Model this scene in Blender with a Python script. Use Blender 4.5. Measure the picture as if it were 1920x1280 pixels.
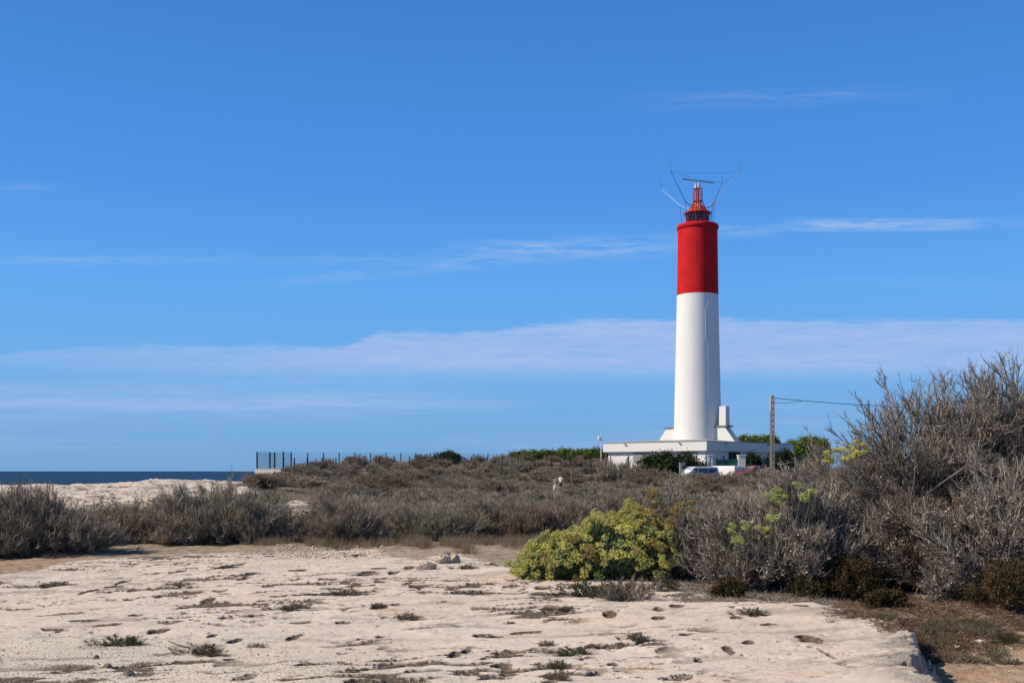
import bpy, math, random
import numpy as np
from mathutils import Vector

C = bpy.context.scene.collection
for o in list(bpy.data.objects):
    bpy.data.objects.remove(o)
S = bpy.context.scene
rad = math.radians

# ------------------------------------------------------------------ camera
F = 2000.0            # focal length in photo pixels (photo 1920 wide)
CAMZ = 1.65
HOR = 883.0           # photo row of the horizon
cam = bpy.data.cameras.new('camera')
cam.sensor_width = 36.0
cam.lens = 36.0 * F / 1920.0
cam.shift_y = (HOR - 640.0) / 1920.0
cam.clip_start = 0.1
cam.clip_end = 200000
camo = bpy.data.objects.new('camera', cam)
C.objects.link(camo)
camo.location = (0, 0, CAMZ)
camo.rotation_euler = (rad(90), 0, 0)
S.camera = camo

# ------------------------------------------------------------------ light
SUN_EL = 40.0
SUN_AZ = -100.0        # degrees from +Y towards +X: left and a little behind the camera
sd = bpy.data.lights.new('sun', 'SUN')
sd.energy = 5.0
sd.angle = rad(0.53)
sd.color = (1.0, 0.87, 0.70)
so = bpy.data.objects.new('sun', sd)
C.objects.link(so)
sv = Vector((math.sin(rad(SUN_AZ)) * math.cos(rad(SUN_EL)), math.cos(rad(SUN_AZ)) * math.cos(rad(SUN_EL)), math.sin(rad(SUN_EL))))
so.rotation_euler = (-sv).to_track_quat('-Z', 'Y').to_euler()
so.location = sv * 60

S.view_settings.view_transform = 'Standard'
S.view_settings.look = 'None'
S.view_settings.gamma = 1
S.view_settings.exposure = 0
S.cycles.max_bounces = 6
S.cycles.diffuse_bounces = 3

w = bpy.data.worlds.new('World')
S.world = w
w.use_nodes = True
nt = w.node_tree
nt.nodes.clear()


class E:
    """tiny expression builder over math nodes"""
    tree = None

    def __init__(s, sock):
        s.s = sock

    @staticmethod
    def m(op, *a, clamp=False):
        n = E.tree.nodes.new('ShaderNodeMath')
        n.operation = op
        n.use_clamp = clamp
        for i, v in enumerate(a):
            if isinstance(v, E):
                E.tree.links.new(v.s, n.inputs[i])
            else:
                n.inputs[i].default_value = v
        return E(n.outputs[0])

    def __add__(s, o): return E.m('ADD', s, o)
    def __radd__(s, o): return E.m('ADD', o, s)
    def __sub__(s, o): return E.m('SUBTRACT', s, o)
    def __rsub__(s, o): return E.m('SUBTRACT', o, s)
    def __mul__(s, o): return E.m('MULTIPLY', s, o)
    def __rmul__(s, o): return E.m('MULTIPLY', o, s)
    def __truediv__(s, o): return E.m('DIVIDE', s, o)

    def ss(s, a, b):
        n = E.tree.nodes.new('ShaderNodeMapRange')
        n.interpolation_type = 'SMOOTHSTEP'
        E.tree.links.new(s.s, n.inputs[0])
        for i, v in ((1, a), (2, b)):
            if isinstance(v, E):
                E.tree.links.new(v.s, n.inputs[i])
            else:
                n.inputs[i].default_value = v
        n.inputs[3].default_value = 0
        n.inputs[4].default_value = 1
        return E(n.outputs[0])

    @staticmethod
    def noise(x, y, scale=1.0, detail=4, rough=0.55, z=0.0):
        c = E.tree.nodes.new('ShaderNodeCombineXYZ')
        for i, v in enumerate((x, y, z)):
            if isinstance(v, E):
                E.tree.links.new(v.s, c.inputs[i])
            else:
                c.inputs[i].default_value = v
        n = E.tree.nodes.new('ShaderNodeTexNoise')
        n.inputs['Scale'].default_value = scale
        n.inputs['Detail'].default_value = detail
        n.inputs['Roughness'].default_value = rough
        E.tree.links.new(c.outputs[0], n.inputs['Vector'])
        return E(n.outputs['Fac'])


E.tree = nt
sky = nt.nodes.new('ShaderNodeTexSky')
sky.sky_type = 'NISHITA'
sky.sun_disc = False
sky.sun_elevation = rad(SUN_EL)
sky.sun_rotation = rad(SUN_AZ)
sky.air_density = 1.0
sky.dust_density = 0.15
sky.ozone_density = 2.6
SKY = 0.105
tint = nt.nodes.new('ShaderNodeMix')
tint.data_type = 'RGBA'
tint.blend_type = 'MULTIPLY'
tint.inputs[0].default_value = 1
tint.inputs[7].default_value = (SKY * 0.74, SKY * 0.93, SKY * 1.13, 1)
hs = nt.nodes.new('ShaderNodeHueSaturation')
hs.inputs['Saturation'].default_value = 1.12
nt.links.new(sky.outputs[0], hs.inputs['Color'])
nt.links.new(hs.outputs[0], tint.inputs[6])
tc = nt.nodes.new('ShaderNodeTexCoord')
sep = nt.nodes.new('ShaderNodeSeparateXYZ')
nt.links.new(tc.outputs['Generated'], sep.inputs[0])
dx, dy, dz = (E(sep.outputs[i]) for i in range(3))
az = E.m('ARCTAN2', dx, dy)
hyp = E.m('SQRT', dx * dx + dy * dy)
el = dz / E.m('MAXIMUM', hyp, 0.001)
elc = el / E.m('MAXIMUM', E.m('COSINE', az), 0.25)
# thin stratus veils, in azimuth / elevation
n1 = E.noise(az, elc, 9, 5, 0.6)
n2 = E.noise(az * 0.35, elc * 6, 9, 6, 0.62, 3.1)
n3 = E.noise(az, elc * 5, 30, 4, 0.6, 7.7)
n4 = E.noise(az, elc * 9, 22, 7, 0.72, 13.0)
n5 = E.noise(az * 0.5, elc * 1.2, 16, 5, 0.6, 17.0)
w1 = (n5 - 0.5) * 0.010 + (n4 - 0.5) * 0.016
top = 0.119 + az.ss(-0.16, -0.12) * 0.014 + az.ss(-0.06, 0.08) * 0.010 - az.ss(-0.36, -0.46) * 0.008
bot = 0.089 + (n2 - 0.5) * 0.014 + az.ss(-0.28, -0.5) * 0.008
band = E.m('MULTIPLY', (top + w1 - elc).ss(-0.001, 0.006), (elc - bot).ss(-0.010, 0.014))
band = band * (0.38 + n2.ss(0.3, 0.72) * 0.26 + n4.ss(0.28, 0.68) * 0.40) * (0.45 + az.ss(-0.42, -0.1) * 0.55)
low = (elc - 0.040).ss(-0.016, 0.026) * (0.0885 + w1 * 0.4 - elc).ss(0, 0.007) * (0.35 + n2.ss(0.34, 0.66) * 0.65) * (0.5 + n4.ss(0.3, 0.7) * 0.5) * az.ss(0.04, -0.22) * 0.46
low2 = n2.ss(0.46, 0.72) * elc.ss(0.09, 0.05) * elc.ss(0.005, 0.03) * 0.30


def wisp(a0, a1, e0, thick, slope, amt, soft=0.05):
    c = elc - e0 - (az - a0) * slope - (n4 - 0.5) * 0.010
    body = E.m('ABSOLUTE', c).ss(thick, thick * 0.12)
    ends = az.ss(a0 - soft, a0 + soft) * az.ss(a1 + soft, a1 - soft)
    return body * ends * n4.ss(0.34, 0.64) * (0.4 + n2.ss(0.34, 0.66) * 0.6) * amt * 1.15


ws = wisp(-0.05, 0.16, 0.203, 0.017, 0.05, 0.48) + wisp(0.26, 0.40, 0.230, 0.009, 0.0, 0.65, 0.03) + \
    wisp(-0.5, -0.06, 0.197, 0.007, 0.0, 0.32, 0.1) + wisp(0.14, 0.34, 0.346, 0.012, 0.03, 0.20, 0.08) + \
    wisp(-0.22, -0.02, 0.176, 0.008, 0.09, 0.25) + wisp(0.30, 0.46, 0.176, 0.010, 0.0, 0.16, 0.08) + wisp(-0.46, -0.40, 0.266, 0.006, 0.0, 0.2, 0.02) + wisp(0.17, 0.24, 0.224, 0.008, 0.0, 0.4, 0.02) + wisp(0.38, 0.6, 0.233, 0.010, 0.0, 0.2, 0.1)
mask = E.m('MINIMUM', band * 0.86 + low + low2 + ws, 0.92)
grey = az.ss(-0.54, -0.22) * 0 + n2.ss(0.5, 0.7) * (E.m('ABSOLUTE', elc - 0.0865).ss(0.0035, 0.0) * 0.30 * az.ss(-0.1, -0.25))
cm = nt.nodes.new('ShaderNodeMix')
cm.data_type = 'RGBA'
nt.links.new(mask.s, cm.inputs[0])
ramp = nt.nodes.new('ShaderNodeValToRGB')
while len(ramp.color_ramp.elements) < 7:
    ramp.color_ramp.elements.new(0.5)
for e_, (p_, c_) in zip(ramp.color_ramp.elements, ((0.0, (0.135, 0.345, 0.67)), (0.08, (0.155, 0.405, 0.80)), (0.17, (0.118, 0.395, 0.89)), (0.26, (0.075, 0.305, 0.83)), (0.44, (0.052, 0.218, 0.66)), (0.6, (0.034, 0.095, 0.25)), (1.0, (0.028, 0.065, 0.15)))):
    e_.position = p_
    e_.color = c_ + (1,)
nt.links.new(el.s, ramp.inputs[0])
blend = nt.nodes.new('ShaderNodeMix')
blend.data_type = 'RGBA'
blend.inputs[0].default_value = 0.85
nt.links.new(tint.outputs[2], blend.inputs[6])
nt.links.new(ramp.outputs[0], blend.inputs[7])
nt.links.new(blend.outputs[2], cm.inputs[6])
cm.inputs[7].default_value = (0.42, 0.555, 0.84, 1)
cg = nt.nodes.new('ShaderNodeMix')
cg.data_type = 'RGBA'
nt.links.new(grey.s, cg.inputs[0])
nt.links.new(cm.outputs[2], cg.inputs[6])
cg.inputs[7].default_value = (0.12, 0.22, 0.45, 1)
bg = nt.nodes.new('ShaderNodeBackground')
bg.inputs['Strength'].default_value = 1.0      # the sky colour is already scaled by SKY = 0.105
nt.links.new(cg.outputs[2], bg.inputs['Color'])
wo = nt.nodes.new('ShaderNodeOutputWorld')
nt.links.new(bg.outputs[0], wo.inputs[0])

# ------------------------------------------------------------------ helpers
rng = np.random.default_rng(7)


def at(px, py, Z):
    return Vector(((px - 960) / F * Z, Z, CAMZ + (HOR - py) / F * Z))


def gp(px, py):
    Z = CAMZ * F / (py - HOR)
    return ((px - 960) / F * Z, Z)


def tag(o, label, cat, group=None):
    o['label'] = label
    o['category'] = cat
    if group:
        o['group'] = group
    return o


def empty(name, loc, rz=0, scale=None):
    o = bpy.data.objects.new(name, None)
    C.objects.link(o)
    o.location = loc
    o.rotation_euler = (0, 0, rz)
    o.empty_display_size = 0.2
    if scale:
        o.scale = scale
    return o


def mesh_obj(name, V, Fs, mat=None, parent=None, attrs=None, smooth=False, loc=None):
    """V (n,3) array; Fs list of index arrays (m,3) or (m,4)"""
    me = bpy.data.meshes.new(name)
    V = np.asarray(V, dtype=np.float32)
    Fs = [np.asarray(f, dtype=np.int32) for f in Fs if len(f)]
    me.vertices.add(len(V))
    me.vertices.foreach_set('co', V.ravel())
    nl = sum(f.size for f in Fs)
    nf = sum(len(f) for f in Fs)
    me.loops.add(nl)
    me.polygons.add(nf)
    me.loops.foreach_set('vertex_index', np.concatenate([f.ravel() for f in Fs]))
    tot = np.concatenate([np.full(len(f), f.shape[1], dtype=np.int32) for f in Fs])
    st = np.zeros(nf, dtype=np.int32)
    st[1:] = np.cumsum(tot)[:-1]
    me.polygons.foreach_set('loop_start', st)
    me.polygons.foreach_set('loop_total', tot)
    me.polygons.foreach_set('use_smooth', np.full(nf, bool(smooth)))
    for k, v in (attrs or {}).items():
        a = me.attributes.new(k, 'FLOAT', 'POINT')
        a.data.foreach_set('value', np.asarray(v, dtype=np.float32))
    me.update(calc_edges=True)
    o = bpy.data.objects.new(name, me)
    C.objects.link(o)
    if mat:
        me.materials.append(mat)
    if parent:
        o.parent = parent
    if loc is not None:
        o.location = loc
    return o


def copy_tree(o):
    r = o.copy()
    C.objects.link(r)
    for ch in [c for c in o.children]:
        k = ch.copy()
        C.objects.link(k)
        k.parent = r
        for g in [c for c in ch.children]:
            q = g.copy()
            C.objects.link(q)
            q.parent = k
    return r


class MB:
    """collects simple shapes into one mesh"""

    def __init__(s):
        s.v, s.f4, s.f3 = [], [], []
        s.n = 0

    def add(s, V, f4=(), f3=()):
        V = np.asarray(V, float)
        s.v.append(V)
        s.f4 += [tuple(i + s.n for i in f) for f in f4]
        s.f3 += [tuple(i + s.n for i in f) for f in f3]
        s.n += len(V)
        return s

    def box(s, c, d, rz=0.0, taper=(1, 1)):
        x, y, z = d[0] / 2, d[1] / 2, d[2] / 2
        V = np.array([[-x, -y, -z], [x, -y, -z], [x, y, -z], [-x, y, -z],
                      [-x * taper[0], -y * taper[1], z], [x * taper[0], -y * taper[1], z],
                      [x * taper[0], y * taper[1], z], [-x * taper[0], y * taper[1], z]])
        ca, sa = math.cos(rz), math.sin(rz)
        V = np.stack([V[:, 0] * ca - V[:, 1] * sa, V[:, 0] * sa + V[:, 1] * ca, V[:, 2]], 1) + np.array(c)
        return s.add(V, [(3, 2, 1, 0), (4, 5, 6, 7), (0, 1, 5, 4), (1, 2, 6, 5), (2, 3, 7, 6), (3, 0, 4, 7)])

    def prism(s, pts, n):
        """closed prism: pts (k,3) outline, extruded along vector n"""
        P = np.asarray(pts, float)
        k = len(P)
        V = np.concatenate([P, P + np.array(n)])
        c0, c1 = P.mean(0), P.mean(0) + np.array(n)
        V = np.concatenate([V, [c0, c1]])
        f4 = [(i, (i + 1) % k, (i + 1) % k + k, i + k) for i in range(k)]
        f3 = [(2 * k, (i + 1) % k, i) for i in range(k)] + [(2 * k + 1, i + k, (i + 1) % k + k) for i in range(k)]
        return s.add(V, f4, f3)

    def lathe(s, prof, seg=48, c=(0, 0, 0)):
        a = np.linspace(0, 2 * np.pi, seg, endpoint=False)
        V = []
        for r, z in prof:
            V.append(np.stack([r * np.cos(a), r * np.sin(a), np.full(seg, z)], 1))
        V = np.concatenate(V) + np.array(c)
        f4 = []
        for j in range(len(prof) - 1):
            for i in range(seg):
                i2 = (i + 1) % seg
                f4.append((j * seg + i, j * seg + i2, (j + 1) * seg + i2, (j + 1) * seg + i))
        return s.add(V, f4)

    def tube(s, pts, r, seg=6):
        P = np.asarray(pts, float)
        k = len(P)
        R = np.full(k, r) if np.isscalar(r) else np.asarray(r)
        T = np.gradient(P, axis=0)
        T /= np.linalg.norm(T, axis=1)[:, None] + 1e-9
        ref = np.array([0, 0, 1.0]) if abs(T[0, 2]) < 0.9 else np.array([1.0, 0, 0])
        A = np.cross(T, ref)
        A /= np.linalg.norm(A, axis=1)[:, None] + 1e-9
        B = np.cross(T, A)
        a = np.linspace(0, 2 * np.pi, seg, endpoint=False)
        V = P[:, None] + R[:, None, None] * (A[:, None] * np.cos(a)[None, :, None] + B[:, None] * np.sin(a)[None, :, None])
        V = V.reshape(-1, 3)
        V = np.concatenate([V, P[:1], P[-1:]])
        f4 = [(j * seg + i, j * seg + (i + 1) % seg, (j + 1) * seg + (i + 1) % seg, (j + 1) * seg + i) for j in range(k - 1) for i in range(seg)]
        e = k * seg
        f3 = [(e, (i + 1) % seg, i) for i in range(seg)] + [(e + 1, (k - 1) * seg + i, (k - 1) * seg + (i + 1) % seg) for i in range(seg)]
        return s.add(V, f4, f3)

    def build(s, name, mat, parent=None, smooth=False, loc=None):
        o = mesh_obj(name, np.concatenate(s.v), [np.array(s.f4, dtype=np.int32).reshape(-1, 4), np.array(s.f3, dtype=np.int32).reshape(-1, 3)], mat, parent, smooth=smooth, loc=loc)
        if smooth:
            o.data.set_sharp_from_angle(angle=rad(40))
        return o


# ---- lattice noise in numpy
def _h(ix, iy, seed):
    n = (ix.astype(np.int64) * 374761393 + iy.astype(np.int64) * 668265263 + seed * 2147483647) & 0xFFFFFFFF
    n = ((n ^ (n >> 13)) * 1274126177) & 0xFFFFFFFF
    n = n ^ (n >> 16)
    return (n & 0xFFFFFF).astype(np.float32) / 0xFFFFFF


def vnoise(x, y, seed=0):
    ix, iy = np.floor(x), np.floor(y)
    fx, fy = (x - ix).astype(np.float32), (y - iy).astype(np.float32)
    fx = fx * fx * fx * (fx * (fx * 6 - 15) + 10)
    fy = fy * fy * fy * (fy * (fy * 6 - 15) + 10)
    a, b = _h(ix, iy, seed), _h(ix + 1, iy, seed)
    c, d = _h(ix, iy + 1, seed), _h(ix + 1, iy + 1, seed)
    return (a + (b - a) * fx) * (1 - fy) + (c + (d - c) * fx) * fy


def fbm(x, y, seed=0, oct=4, gain=0.5):
    s = 0
    a = 1.0
    t = 0
    for i in range(oct):
        ca, sa = math.cos(0.6 * i + 0.3), math.sin(0.6 * i + 0.3)
        s = s + a * vnoise((x * ca - y * sa) * 2 ** i + 17.3 * i, (x * sa + y * ca) * 2 ** i - 9.1 * i, seed + i)
        t += a
        a *= gain
    return s / t


def sstep(a, b, x):
    t = np.clip((x - a) / (b - a), 0, 1)
    return t * t * (3 - 2 * t)


def sd_poly(x, y, poly):
    """signed distance, negative inside"""
    d = np.full(x.shape, 1e9)
    ins = np.zeros(x.shape, bool)
    n = len(poly)
    for i in range(n):
        x0, y0 = poly[i]
        x1, y1 = poly[(i + 1) % n]
        ex, ey = x1 - x0, y1 - y0
        t = np.clip(((x - x0) * ex + (y - y0) * ey) / (ex * ex + ey * ey), 0, 1)
        d = np.minimum(d, np.hypot(x - x0 - t * ex, y - y0 - t * ey))
        if y0 != y1:
            c = ((y0 > y) != (y1 > y)) & (x < ex * (y - y0) / (y1 - y0) + x0)
            ins ^= c
    return np.where(ins, -d, d)


# ------------------------------------------------------------------ materials
def mat_base(name):
    m = bpy.data.materials.new(name)
    m.use_nodes = True
    t = m.node_tree
    b = t.nodes['Principled BSDF']
    return m, t, b


def paint(name, col, rough=0.6, var=0.08, scale=3.0, bump=0.0, stain=None, metal=0.0, spec=0.3):
    m, t, b = mat_base(name)
    b.inputs['Roughness'].default_value = rough
    b.inputs['Metallic'].default_value = metal
    b.inputs['Specular IOR Level'].default_value = spec
    tc = t.nodes.new('ShaderNodeTexCoord')
    n = t.nodes.new('ShaderNodeTexNoise')
    n.inputs['Scale'].default_value = scale
    n.inputs['Detail'].default_value = 6
    t.links.new(tc.outputs['Object'], n.inputs['Vector'])
    r = t.nodes.new('ShaderNodeValToRGB')
    r.color_ramp.elements[0].position = 0.3
    r.color_ramp.elements[1].position = 0.7
    r.color_ramp.elements[0].color = tuple(c * (1 - var) for c in col) + (1,)
    r.color_ramp.elements[1].color = tuple(min(1, c * (1 + var)) for c in col) + (1,)
    t.links.new(n.outputs['Fac'], r.inputs[0])
    out = r.outputs[0]
    if stain:
        mp = t.nodes.new('ShaderNodeMapping')
        mp.inputs['Scale'].default_value = stain[2]
        t.links.new(tc.outputs['Object'], mp.inputs[0])
        n2 = t.nodes.new('ShaderNodeTexNoise')
        n2.inputs['Scale'].default_value = 1.0
        n2.inputs['Detail'].default_value = 7
        n2.inputs['Roughness'].default_value = 0.65
        t.links.new(mp.outputs[0], n2.inputs['Vector'])
        mr = t.nodes.new('ShaderNodeMapRange')
        mr.inputs[1].default_value = stain[1]
        mr.inputs[2].default_value = stain[1] + 0.22
        mr.inputs[4].default_value = stain[3]
        t.links.new(n2.outputs['Fac'], mr.inputs[0])
        mx = t.nodes.new('ShaderNodeMix')
        mx.data_type = 'RGBA'
        t.links.new(mr.outputs[0], mx.inputs[0])
        t.links.new(out, mx.inputs[6])
        mx.inputs[7].default_value = tuple(stain[0]) + (1,)
        out = mx.outputs[2]
    t.links.new(out, b.inputs['Base Color'])
    if bump:
        bp = t.nodes.new('ShaderNodeBump')
        bp.inputs['Strength'].default_value = bump
        bp.inputs['Distance'].default_value = 0.02
        t.links.new(n.outputs['Fac'], bp.inputs['Height'])
        t.links.new(bp.outputs[0], b.inputs['Normal'])
    return m


def plant_mat(name, stops, objvar=0.25, trans=0.0, rough=0.85):
    """colour ramp over the per-twig 'tint' attribute, value varied per object"""
    m, t, b = mat_base(name)
    b.inputs['Roughness'].default_value = rough
    b.inputs['Specular IOR Level'].default_value = 0.15
    a = t.nodes.new('ShaderNodeAttribute')
    a.attribute_name = 'tint'
    r = t.nodes.new('ShaderNodeValToRGB')
    cr = r.color_ramp
    while len(cr.elements) < len(stops):
        cr.elements.new(0.5)
    for e, (p, c) in zip(cr.elements, stops):
        e.position = p
        e.color = tuple(c) + (1,)
    t.links.new(a.outputs['Fac'], r.inputs[0])
    oi = t.nodes.new('ShaderNodeObjectInfo')
    mr = t.nodes.new('ShaderNodeMapRange')
    mr.inputs[3].default_value = 1 - objvar
    mr.inputs[4].default_value = 1 + objvar
    t.links.new(oi.outputs['Random'], mr.inputs[0])
    h = t.nodes.new('ShaderNodeHueSaturation')
    t.links.new(mr.outputs[0], h.inputs['Value'])
    t.links.new(r.outputs[0], h.inputs['Color'])
    t.links.new(h.outputs[0], b.inputs['Base Color'])
    return m


M = {}
M['white'] = paint('white_render', (0.78, 0.775, 0.76), 0.8, 0.025, 0.6, 0.15, ((0.56, 0.54, 0.49), 0.60, (0.9, 0.9, 0.10), 0.30))
M['white_wall'] = paint('white_wall', (0.72, 0.715, 0.70), 0.85, 0.03, 0.5, 0.15, ((0.42, 0.40, 0.36), 0.66, (1.6, 1.6, 0.25), 0.5))
M['red'] = paint('red_paint', (0.56, 0.018, 0.021), 0.8, 0.12, 0.7, 0.1, ((0.44, 0.030, 0.030), 0.60, (0.9, 0.9, 0.12), 0.5), spec=0.08)
M['red_metal'] = paint('red_metal', (0.52, 0.035, 0.022), 0.45, 0.12, 4)
M['dome_red'] = paint('orange_red_metal', (0.62, 0.055, 0.018), 0.4, 0.15, 2.5)
M['dark_glass'] = paint('dark_glass', (0.010, 0.010, 0.012), 0.12, 0.1, 2, spec=0.5)
M['dark_metal'] = paint('dark_metal', (0.03, 0.033, 0.04), 0.5, 0.2, 5)
M['grey_metal'] = paint('grey_metal', (0.42, 0.42, 0.42), 0.45, 0.1, 5)
M['white_metal'] = paint('white_metal', (0.75, 0.75, 0.74), 0.45, 0.06, 5)
M['concrete'] = paint('concrete', (0.46, 0.40, 0.31), 0.9, 0.15, 3, 0.4, ((0.20, 0.18, 0.15), 0.55, (2, 2, 0.6), 0.6))
M['roof'] = paint('grey_green_roof', (0.30, 0.31, 0.27), 0.9, 0.2, 1.2, 0.3)
M['cap'] = paint('weathered_cap', (0.20, 0.185, 0.16), 0.9, 0.3, 4, 0.5)
M['shutter'] = paint('grey_shutter', (0.42, 0.41, 0.39), 0.7, 0.1, 4)
M['dark'] = paint('dark_opening', (0.03, 0.03, 0.03), 0.8, 0.2, 3)
M['green'] = paint('green_gate_paint', (0.025, 0.16, 0.10), 0.5, 0.12, 3)
M['fence'] = paint('dark_fence_metal', (0.018, 0.026, 0.045), 0.5, 0.2, 6)
M['wire'] = paint('fence_wire', (0.06, 0.07, 0.11), 0.5, 0.2, 6)
M['stone_wall'] = paint('pale_masonry', (0.46, 0.44, 0.40), 0.9, 0.2, 2.5, 0.6, ((0.25, 0.22, 0.18), 0.56, (1.6, 1.6, 1.6), 0.6))
M['car_white'] = paint('white_car_paint', (0.78, 0.79, 0.80), 0.25, 0.02, 1, spec=0.5)
M['car_red'] = paint('red_car_paint', (0.30, 0.010, 0.018), 0.25, 0.04, 1, spec=0.5)
M['car_glass'] = paint('car_glass', (0.05, 0.06, 0.07), 0.06, 0.05, 1, spec=0.6)
M['tyre'] = paint('tyre_rubber', (0.02, 0.02, 0.02), 0.85, 0.1, 4)
M['wood'] = paint('grey_wood', (0.30, 0.26, 0.21), 0.85, 0.2, 8)
M['rock'] = paint('limestone', (0.58, 0.48, 0.37), 0.95, 0.18, 6, 0.8, ((0.20, 0.17, 0.14), 0.55, (5, 5, 7), 0.7))
M['dark_rock'] = paint('dark_stone', (0.22, 0.18, 0.14), 0.95, 0.3, 14, 0.8)
M['skin'] = paint('skin', (0.42, 0.25, 0.18), 0.6, 0.05, 8)
M['hair'] = paint('dark_hair', (0.02, 0.016, 0.014), 0.6, 0.2, 30)
M['grey_cloth'] = paint('grey_cloth', (0.22, 0.21, 0.23), 0.9, 0.1, 10)
M['white_cloth'] = paint('white_cloth', (0.80, 0.79, 0.78), 0.9, 0.04, 10)
M['cream_cloth'] = paint('cream_cloth', (0.80, 0.78, 0.74), 0.9, 0.05, 10)
M['dark_cloth'] = paint('dark_cloth', (0.05, 0.05, 0.06), 0.9, 0.1, 10)

TW = [(0.0, (0.112, 0.087, 0.066)), (0.45, (0.285, 0.232, 0.180)), (0.8, (0.465, 0.39, 0.31)), (1.0, (0.66, 0.57, 0.47))]
M['twig_grey'] = plant_mat('grey_brown_twig', TW, 0.18)
M['twig_brown'] = plant_mat('warm_brown_twig', [(0.0, (0.09, 0.064, 0.050)), (0.5, (0.25, 0.190, 0.148)), (1.0, (0.50, 0.41, 0.33))], 0.2)
M['twig_tan'] = plant_mat('tan_grass_twig', [(0.0, (0.10, 0.07, 0.045)), (0.5, (0.25, 0.19, 0.125)), (1.0, (0.42, 0.34, 0.23))], 0.15)
M['twig_olive'] = plant_mat('grey_olive_twig', [(0.0, (0.09, 0.080, 0.060)), (0.5, (0.235, 0.213, 0.165)), (1.0, (0.50, 0.46, 0.375))], 0.18)
M['twig_thicket'] = plant_mat('thicket_twig', [(0.0, (0.07, 0.056, 0.046)), (0.45, (0.205, 0.172, 0.145)), (0.8, (0.40, 0.345, 0.295)), (1.0, (0.66, 0.59, 0.52))], 0.12)
M['twig_silver'] = plant_mat('silver_twig', [(0.0, (0.075, 0.060, 0.050)), (0.5, (0.235, 0.200, 0.170)), (1.0, (0.62, 0.55, 0.48))], 0.1)
M['bark'] = plant_mat('grey_bark', [(0.0, (0.12, 0.095, 0.08)), (1.0, (0.34, 0.30, 0.265))], 0.08)
M['dry_flower'] = plant_mat('dry_flower', [(0.0, (0.28, 0.21, 0.18)), (0.6, (0.46, 0.39, 0.34)), (1.0, (0.64, 0.58, 0.52))], 0.05)
M['umbel'] = plant_mat('yellow_green_umbel', [(0.0, (0.30, 0.25, 0.05)), (0.3, (0.50, 0.46, 0.10)), (0.65, (0.68, 0.66, 0.20)), (1.0, (0.84, 0.82, 0.40))], 0.18)
M['umbel_brown'] = plant_mat('golden_brown_umbel', [(0.0, (0.17, 0.10, 0.04)), (0.5, (0.37, 0.26, 0.085)), (1.0, (0.54, 0.43, 0.17))], 0.15)
M['umbel_lime'] = plant_mat('lime_umbel', [(0.0, (0.20, 0.24, 0.06)), (0.5, (0.42, 0.48, 0.15)), (1.0, (0.62, 0.68, 0.30))], 0.12)
M['leaf_sam'] = plant_mat('samphire_leaf', [(0.0, (0.03, 0.05, 0.026)), (0.6, (0.09, 0.135, 0.07)), (1.0, (0.20, 0.26, 0.14))], 0.1)
M['leaf_dark'] = plant_mat('dark_evergreen_leaf', [(0.0, (0.012, 0.022, 0.010)), (0.6, (0.030, 0.055, 0.022)), (1.0, (0.075, 0.11, 0.035))], 0.15)
M['leaf_pine'] = plant_mat('pine_leaf', [(0.0, (0.045, 0.072, 0.018)), (0.6, (0.115, 0.165, 0.036)), (1.0, (0.22, 0.27, 0.06))], 0.12)
M['leaf_mat'] = plant_mat('ground_cover_leaf', [(0.0, (0.05, 0.05, 0.026)), (0.5, (0.15, 0.135, 0.085)), (1.0, (0.34, 0.30, 0.21))], 0.2)
M['leaf_rust'] = plant_mat('rust_green_leaf', [(0.0, (0.018, 0.018, 0.010)), (0.5, (0.055, 0.048, 0.022)), (0.8, (0.12, 0.055, 0.026)), (1.0, (0.17, 0.12, 0.06))], 0.1)
M['litter'] = plant_mat('dry_litter', [(0.0, (0.05, 0.026, 0.016)), (0.5, (0.17, 0.10, 0.065)), (0.8, (0.30, 0.21, 0.14)), (1.0, (0.60, 0.52, 0.42))], 0.1)
M['tuft'] = plant_mat('dry_tuft', [(0.0, (0.045, 0.036, 0.026)), (0.5, (0.115, 0.095, 0.068)), (1.0, (0.24, 0.205, 0.155))], 0.2)
M['tuft_green'] = plant_mat('green_tuft', [(0.0, (0.03, 0.04, 0.018)), (0.5, (0.075, 0.09, 0.042)), (1.0, (0.17, 0.175, 0.095))], 0.2)
M['trunk'] = plant_mat('trunk_bark', [(0.0, (0.06, 0.045, 0.035)), (1.0, (0.14, 0.11, 0.09))], 0.1)

# ------------------------------------------------------------------ terrain
ctrl = []


def cp(px, py, Z):
    p = at(px, py, Z)
    ctrl.append((p.x, p.y, p.z))


for x in (-45, -15, -5, 5, 15, 45):
    for z in (-8, 4, 12, 20, 27):
        ctrl.append((x, z, 0.0))
for a in ((120, 945, 42), (0, 950, 38), (200, 911, 55), (450, 903, 70), (0, 912, 50), (350, 906, 60), (300, 935, 45),
          (560, 966, 42), (560, 945, 55), (740, 948, 52), (1000, 942, 60), (1300, 935, 60), (1600, 930, 60), (1900, 930, 60),
          (1000, 975, 38), (1300, 975, 38), (1700, 975, 38), (-300, 905, 60), (2300, 930, 60), (470, 910, 90),
          (1045, 924, 114), (900, 922, 104), (780, 927, 97), (640, 920, 105), (540, 912, 110), (1200, 915, 108), (1330, 905, 112), (1450, 900, 112), (1650, 900, 112), (1900, 900, 112),
          (480, 893, 143), (545, 885, 138), (640, 873, 140), (800, 867, 142), (1000, 865, 142), (1120, 869, 142), (1215, 886, 136), (1320, 892, 126), (1450, 888, 135), (1600, 882, 140), (1900, 880, 150),
          (800, 896, 122), (1000, 893, 126), (650, 897, 124), (1120, 897, 128), (900, 880, 134),
          (700, 880, 180), (1100, 880, 180), (1500, 880, 190), (1900, 880, 200)):
    cp(*a)
ctrl = np.array(ctrl)
_cc = 5.0
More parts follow.
